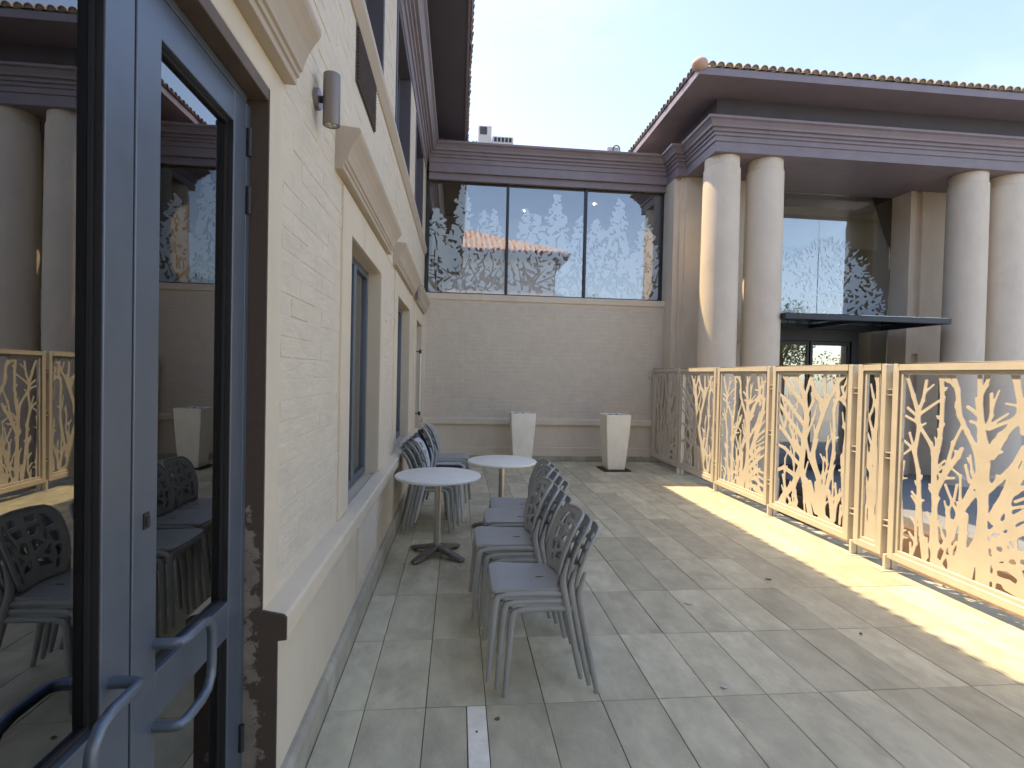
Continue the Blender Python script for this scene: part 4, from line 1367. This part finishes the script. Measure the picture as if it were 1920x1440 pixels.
# ================================================================== chairs
def chair_shapes():
    """one-piece plastic stacking chair, sitter faces +x; returns meshes of its parts"""
    S = {}
    h = .0085
    # seat plate with slot
    xs, ys = np.arange(-.205, .235, h), np.arange(-.215, .22, h)
    X, Y = np.meshgrid(xs, ys)
    q = poly_sdf(X, Y, [(-.135, -.155), (.195, -.175), (.195, .175), (-.135, .155)]) - .022
    slot = cap_sdf(X, Y, (-.062, 0, .0085), (-.030, 0, .0085))
    F = np.maximum(q, -slot)
    def seat3(u, v, w):
        r = min(abs(v) / .19, 1)
        z = .432 + .010 * r ** 2 + .006 * (u / .2) ** 2 - (.012 * max(0, (u - .15) / .07) ** 2)
        return (u, v, z + w)
    S['seat'] = sheet(F, xs[0], ys[0], h, seat3, .014, merge=False).build('seat', CHAIR, smooth=True, auto=50)
    # rim and side rails under the seat edge
    rim = MB()
    for s in (-1, 1):
        rim.tube([(.195, s * .190, .412), (.15, s * .190, .424), (.02, s * .183, .424), (-.10, s * .178, .422), (-.15, s * .176, .415)], .0155, 10)
    rim.tube([(.208, -.185, .415), (.213, 0, .416), (.208, .185, .415)], .0125, 10)
    S['rail'] = rim.build('seat_rail', CHAIR, smooth=True)
    # legs
    for s in (-1, 1):
        S['front%d' % s] = MB().tube([(.165, s * .188, .425), (.192, s * .190, .412), (.203, s * .192, .385), (.208, s * .194, .34), (.222, s * .203, .17), (.235, s * .210, .004), (.235, s * .210, 0)],
                                     [.012, .0165, .018, .0175, .0145, .0115, .010], 12).build('leg', CHAIR, smooth=True)
        S['back%d' % s] = MB().tube([(-.168, s * .176, .60), (-.150, s * .179, .545), (-.138, s * .181, .50), (-.140, s * .182, .46), (-.152, s * .184, .40), (-.185, s * .193, .24), (-.218, s * .203, .08), (-.235, s * .208, .004), (-.236, s * .208, 0)],
                                    [.010, .013, .0165, .019, .020, .0175, .0145, .0115, .010], 12).build('leg', CHAIR, smooth=True)
    # curved back with cut-outs
    us, vs_ = np.arange(-.205, .21, .0068), np.arange(.455, .82, .0068)
    U, V = np.meshgrid(us, vs_)
    q = poly_sdf(U, V, [(-.125, .475), (.125, .475), (.168, .60), (.172, .735), (.148, .775), (-.148, .775), (-.172, .735), (-.168, .60)]) - .022
    def cutp(*pts):
        nonlocal q
        q = np.maximum(q, -(poly_sdf(U, V, pts) - .003))
    for s in (-1, 1):
        f = lambda *p: [(s * a, b) for a, b in p]
        cutp(*f((.035, .735), (.030, .765), (.090, .762), (.085, .735)))
        cutp(*f((.112, .690), (.108, .760), (.140, .750), (.152, .700)))
        cutp(*f((.022, .675), (.020, .712), (.088, .712), (.060, .675)))
        cutp(*f((.085, .655), (.112, .700), (.100, .628)))
        cutp(*f((.125, .615), (.118, .668), (.155, .665), (.155, .615)))
        cutp(*f((.018, .590), (.018, .650), (.048, .650), (.078, .622)))
        cutp(*f((.062, .575), (.105, .610), (.100, .560)))
        cutp(*f((.122, .535), (.125, .592), (.150, .595), (.142, .548)))
        cutp(*f((.030, .520), (.022, .566), (.075, .545), (.090, .515)))
        cutp(*f((.105, .485), (.112, .525), (.132, .528), (.120, .487)))
    def back3(u, v, w):
        t = (v - .475) / .325
        x = -.128 - .030 * t - .060 * t * t
        x += -.052 + .052 * (u / .19) ** 2 * 1.0
        return (x + .045 * (1 - t) * 0.6 + w, u, v)
    S['backrest'] = sheet(q, us[0], vs_[0], .0068, back3, .011, merge=False).build('backrest', CHAIR, smooth=True, auto=50)
    edge = [(-.150, .470), (-.176, .54), (-.190, .62), (-.194, .70), (-.190, .745), (-.172, .778), (-.150, .793), (-.08, .797), (0, .798)]
    edge = edge + [(-a, b) for a, b in reversed(edge[:-1])]
    S['rim'] = MB().tube([back3(a, b, 0) for a, b in edge], .0085, 8).build('back_rim', CHAIR, smooth=True, auto=80)
    return S
SH = chair_shapes()
CH_MESH = {k: o.data for k, o in SH.items()}
for o in SH.values():
    bpy.data.objects.remove(o)
CH_VAR = {}
def chair_mesh(k, m):
    if m is CHAIR:
        return CH_MESH[k]
    key = (k, m.name)
    if key not in CH_VAR:
        me = CH_MESH[k].copy()
        me.materials.clear()
        me.materials.append(m)
        CH_VAR[key] = me
    return CH_VAR[key]
PARTN = {'seat': 'seat', 'rail': 'seat_rail', 'front-1': 'leg', 'front1': 'leg', 'back-1': 'leg', 'back1': 'leg', 'backrest': 'backrest', 'rim': 'back_rim'}
rc = random.Random(9)
def stack(x, y, face, n, where, group, colours=None, yaw=0.0):
    """n chairs nested; each one sits a little higher and further forward"""
    words = {1: 'bottom', n: 'top'}
    nth = ['', 'second', 'third', 'fourth', 'fifth', 'sixth', 'seventh']
    sgn = 1 if face > 0 else -1
    for k in range(n):
        m = (colours or {}).get(k, CHAIR)
        cname = {CHAIR.name: 'grey', CHAIRW.name: 'pale or sky-lit', CHAIRK.name: 'charcoal'}[m.name]
        pos = 'bottom' if k == 0 else 'top' if k == n - 1 else '%s up' % nth[k]
        t = empty('stacking_chair', (x + sgn * .042 * k, y + rc.gauss(0, .0025), .0365 * k + .0012), '%s plastic chair, %s in stack %s' % (cname, pos, where), 'chair', group, rz=(0 if sgn > 0 else PI) + yaw + rc.gauss(0, .007), local=True)
        for key, nm in PARTN.items():
            put(nm, chair_mesh(key, m), t)
stack(.495, 2.83, -1, 3, 'nearest the camera', 'chairs stacked in a row')
stack(.476, 3.425, -1, 4, 'second from the camera', 'chairs stacked in a row', yaw=.02)
stack(.561, 3.92, -1, 4, 'third from the camera', 'chairs stacked in a row', yaw=-.015)
stack(.594, 4.44, -1, 3, 'farthest back in the chair row', 'chairs stacked in a row')
stack(-.288, 5.55, 1, 4, 'behind the near round table', 'chairs stacked along the wall', {3: CHAIRW})  # top chair paler: sky light on its back put into the colour
stack(-.330, 6.05, 1, 7, 'tallest, against left wall', 'chairs stacked along the wall', {4: CHAIRK, 5: CHAIRW})

# ================================================================== tables
def table(x, y, r, h, rot, label):
    t = empty('round_table', (x, y, 0), label, 'table', 'round cafe tables', rz=rot, local=True)
    MB().lathe([(.0, h - .03), (r - .02, h - .03), (r - .006, h - .026), (r, h - .017), (r, h - .010), (r - .004, h - .003), (r - .012, h), (.0, h)], 0, 0, 72).build('table_top', TABLE, t, smooth=True, auto=40)
    MB().lathe([(.03, .075), (.03, h - .045)], 0, 0, 28).build('post', STEEL, t, smooth=True)
    MB().lathe([(.13, h - .042), (.13, h - .031)], 0, 0, 28).build('top_plate', BLACK, t, smooth=True)
    MB().lathe([(.042, .045), (.05, .055), (.048, .085), (.036, .10), (.031, .108)], 0, 0, 28).build('hub', CAST, t, smooth=True)
    for k in range(4):
        a = PI / 4 + k * PI / 2
        c, s = math.cos(a), math.sin(a)
        m = MB()
        sec = []
        for d, w, z0, z1 in ((.02, .042, .055, .098), (.08, .044, .050, .086), (.17, .042, .032, .062), (.25, .038, .018, .042), (.285, .033, .014, .034), (.298, .024, .015, .026)):
            sec.append([(-w, z0), (w, z0), (w, z1 - .010), (w * .6, z1), (-w * .6, z1), (-w, z1 - .010)])
            for (q, z) in sec[-1]:
                m.v.append((c * d - s * q, s * d + c * q, z))
        for i in range(len(sec) - 1):
            for j in range(6):
                m.f.append((i * 6 + j, i * 6 + (j + 1) % 6, i * 6 + 6 + (j + 1) % 6, i * 6 + 6 + j))
        m.f += [tuple(range(6)), tuple(range(6 * len(sec) - 1, 6 * len(sec) - 7, -1))]
        f = m.build('foot', CAST, t, bevel=.002)
        MB().lathe([(.014, 0), (.016, .004), (.014, .016)], c * .255, s * .255, 14).build('glide', BLACK, f)
table(-.155, 4.70, .372, .712, .10, 'near round white table on a four-armed metal foot, beside the left wall')
table(.47, 5.50, .355, .712, .6, 'far round white table, behind the row of stacked chairs')

# ================================================================== planters
def planter(x, y, label, saucer, rot=0.0):
    t = empty('tall_planter', (x, y, 0), label, 'planter', 'tall white planters', rz=rot, local=True)
    z00 = .022 if saucer else .0
    prof = [(0, .148), (.04, .152), (.30, .172), (.55, .192), (.75, .205), (.90, .211), (.935, .212)]
    m = MB()
    for z, hw in prof:
        m.v += [(-hw, -hw, z + z00), (hw, -hw, z + z00), (hw, hw, z + z00), (-hw, hw, z + z00)]
    n = len(prof)
    for (z, hw) in ((.935, .188), (.88, .186)):
        m.v += [(-hw, -hw, z + z00), (hw, -hw, z + z00), (hw, hw, z + z00), (-hw, hw, z + z00)]
    n += 2
    for i in range(n - 1):
        for j in range(4):
            m.f.append((i * 4 + j, i * 4 + (j + 1) % 4, i * 4 + 4 + (j + 1) % 4, i * 4 + 4 + j))
    m.f.append((3, 2, 1, 0))
    m.build('pot', POT, t, bevel=.007, seg=3, smooth=True, auto=30, recalc=False)
    soil = MB()
    rr = random.Random(int(x * 100))
    g = 9
    for i in range(g):
        for j in range(g):
            soil.v.append((-.186 + .372 * i / (g - 1), -.186 + .372 * j / (g - 1), .895 + z00 + rr.uniform(-.012, .03)))
    for i in range(g - 1):
        for j in range(g - 1):
            a = i * g + j
            soil.f.append((a, a + g, a + g + 1, a + 1))
    soil.build('soil', SOIL, t)
    if saucer:
        MB().box(-.235, .235, -.225, .225, .0015, .0225).build('base_slab', SOIL, t, bevel=.005)
planter(2.69, 8.96, 'white tapered planter on a dark square slab, right of the other, by the fence', True, .04)
planter(1.13, 9.27, 'white tapered planter against the far wall, left of the other, behind a table', False, -.02)

# ================================================================== small litter on the tiles
def litter(name, x, y, sx, sy, rot, m, label, cat, curl=.006):
    n = 10
    rr = random.Random(int(x * 1000))
    mb = MB()
    top, bot = [], []
    for k in range(n):
        a = 2 * PI * k / n
        r = 1 + rr.uniform(-.25, .2)
        px_, py_ = sx * r * math.cos(a), sy * r * math.sin(a)
        c, s = math.cos(rot), math.sin(rot)
        z = .004 + curl * abs(math.cos(a))
        top.append((c * px_ - s * py_, s * px_ + c * py_, z + .0015))
        bot.append((c * px_ - s * py_, s * px_ + c * py_, z - .0015))
    mb.add(top + bot + [(0, 0, .006), (0, 0, .0025)], [(k, (k + 1) % n, 2 * n) for k in range(n)] + [(n + (k + 1) % n, n + k, 2 * n + 1) for k in range(n)] + [(k, n + k, n + (k + 1) % n, (k + 1) % n) for k in range(n)])
    o = mb.build(name, m)
    o.location = (x, y, 0)
    tag(o, label, cat)
litter('paper_scrap', 1.652, 3.616, .030, .012, 2.3, CHIP, 'narrow white scrap on the tiles right of the nearest chairs', 'litter')
litter('paper_scrap', 1.404, 2.618, .017, .013, .4, CHIP, 'small white scrap on the tiles nearest the camera', 'litter')
litter('drain_hole_leaf', 2.503, 4.033, .026, .012, -.4, LEAFDRY, 'small dark leaf on the tiles between the chairs and the sunlit strip', 'leaf')
litter('fallen_leaf', 2.571, 3.123, .014, .010, .8, LEAFDRY, 'tiny dark leaf near the shadow edge at the lower right', 'leaf')
litter('fallen_leaf', .212, 2.443, .014, .010, .3, LEAFDRY, 'brown crumb of leaf beside the white marble strip', 'leaf', .001)
litter('fallen_leaf', .115, 2.36, .004, .004, .3, BLACK, 'black speck on the white marble strip', 'leaf', .001)
litter('paper_scrap', 2.347, 5.789, .012, .008, 1.2, CHIP, 'tiny white scrap on the tiles between the fence and the far table', 'litter')

# ================================================================== behind the camera (seen in the panes)
RB = empty('rear_building', (0, -8, 0), 'tile roofed pale building mirrored in the long frosted window', 'building')
MB().box(-14, 4.6, -16, -5.8, -1, 7.2).build('wall', WHITEW, RB)
MB().box(-14.5, 5.2, -16.5, -5.25, 7.2, 7.35).build('soffit', BROWN, RB)
rr_ = MB().add([(5.25, -5.2, 7.36), (-14.5, -5.2, 7.36), (-14.5, -10.5, 9.6), (0.2, -10.5, 9.6), (5.25, -16, 7.36), (-14.5, -16, 7.36)],
               [(0, 1, 2, 3), (0, 3, 4), (4, 3, 2, 5)]).build('roof', TILEP, RB)
rt2 = MB()
for k in range(74):
    x = 5.1 - .26 * k
    L = min((5.25 - x) * 1.08, 5.3) / math.cos(.4)
    d = Vector((0, -math.cos(.4), math.sin(.4)))
    barrel(rt2, (x, -5.15, 7.38), d, (0, math.sin(.4), math.cos(.4)), L, .11, 5, 1.0)
rt2.build('roof_tiles', TILEP, rr_, smooth=True, recalc=False, kind='stuff')
for k in range(4):
    x = 3.2 - k * 2.6
    w_ = MB().box(x - .6, x + .6, -5.83, -5.75, 3.6, 5.4).build('window', ALUD, RB)
    MB().box(x - .54, x + .54, -5.748, -5.742, 3.66, 5.34).build('pane', WINGLASS, w_)

def tree(x, y, h, cr, label, seed):
    rr = random.Random(seed)
    t = empty('leafy_tree', (x, y, -1), label, 'tree', 'trees mirrored in the entrance doors')
    tr = MB().tube([(x, y, -1), (x + .1, y, h * .3), (x - .05, y + .1, h * .55), (x, y, h * .8)], [.22, .17, .11, .04], 10)
    for k in range(7):
        a = rr.uniform(0, 2 * PI)
        tr.tube([(x, y, h * rr.uniform(.35, .6)), (x + cr * .4 * math.cos(a), y + cr * .4 * math.sin(a), h * .7), (x + cr * .75 * math.cos(a), y + cr * .75 * math.sin(a), h * rr.uniform(.7, .95))], [.07, .045, .015], 6)
    tr.build('trunk', BARK, t, smooth=True)
    m = MB()
    cl = [(x + rr.gauss(0, cr * .42), y + rr.gauss(0, cr * .42), h * .72 + rr.gauss(0, cr * .32), rr.uniform(.3, .6) * cr * .6) for _ in range(34)]
    for k in range(5200):
        c = rr.choice(cl)
        p = Vector((rr.gauss(0, 1), rr.gauss(0, 1), rr.gauss(0, 1))).normalized() * (c[3] * rr.random() ** .4)
        p += Vector(c[:3])
        a = Vector((rr.gauss(0, 1), rr.gauss(0, 1), rr.gauss(0, 1))).normalized()
        b = a.orthogonal().normalized()
        s = rr.uniform(.05, .10)
        m.add([p - a * s, p + b * s * .5, p + a * s, p - b * s * .5], [(0, 1, 2, 3)])
    m.build('crown', LEAF, t, recalc=False)
for k, (x, y, h, cr, lab) in enumerate(((9.5, -9, 5.6, 2.4, 'green leafy tree mirrored in the entrance doors, nearest the fence'), (13.5, -11, 6.4, 2.8, 'wide green tree mirrored in the entrance doors, beside the nearest tree'),
                                        (17.5, -8, 5.8, 2.6, 'green tree farthest right, mirrored in the entrance glazing'), (7.0, -15, 7.0, 2.6, 'tall green tree behind the others, mirrored in the entrance glazing'))):
    tree(x, y, h, cr, lab, 100 + k)

for o in bpy.data.objects:
    if '_inv' in o.keys():
        del o['_inv']
bpy.context.view_layer.update()
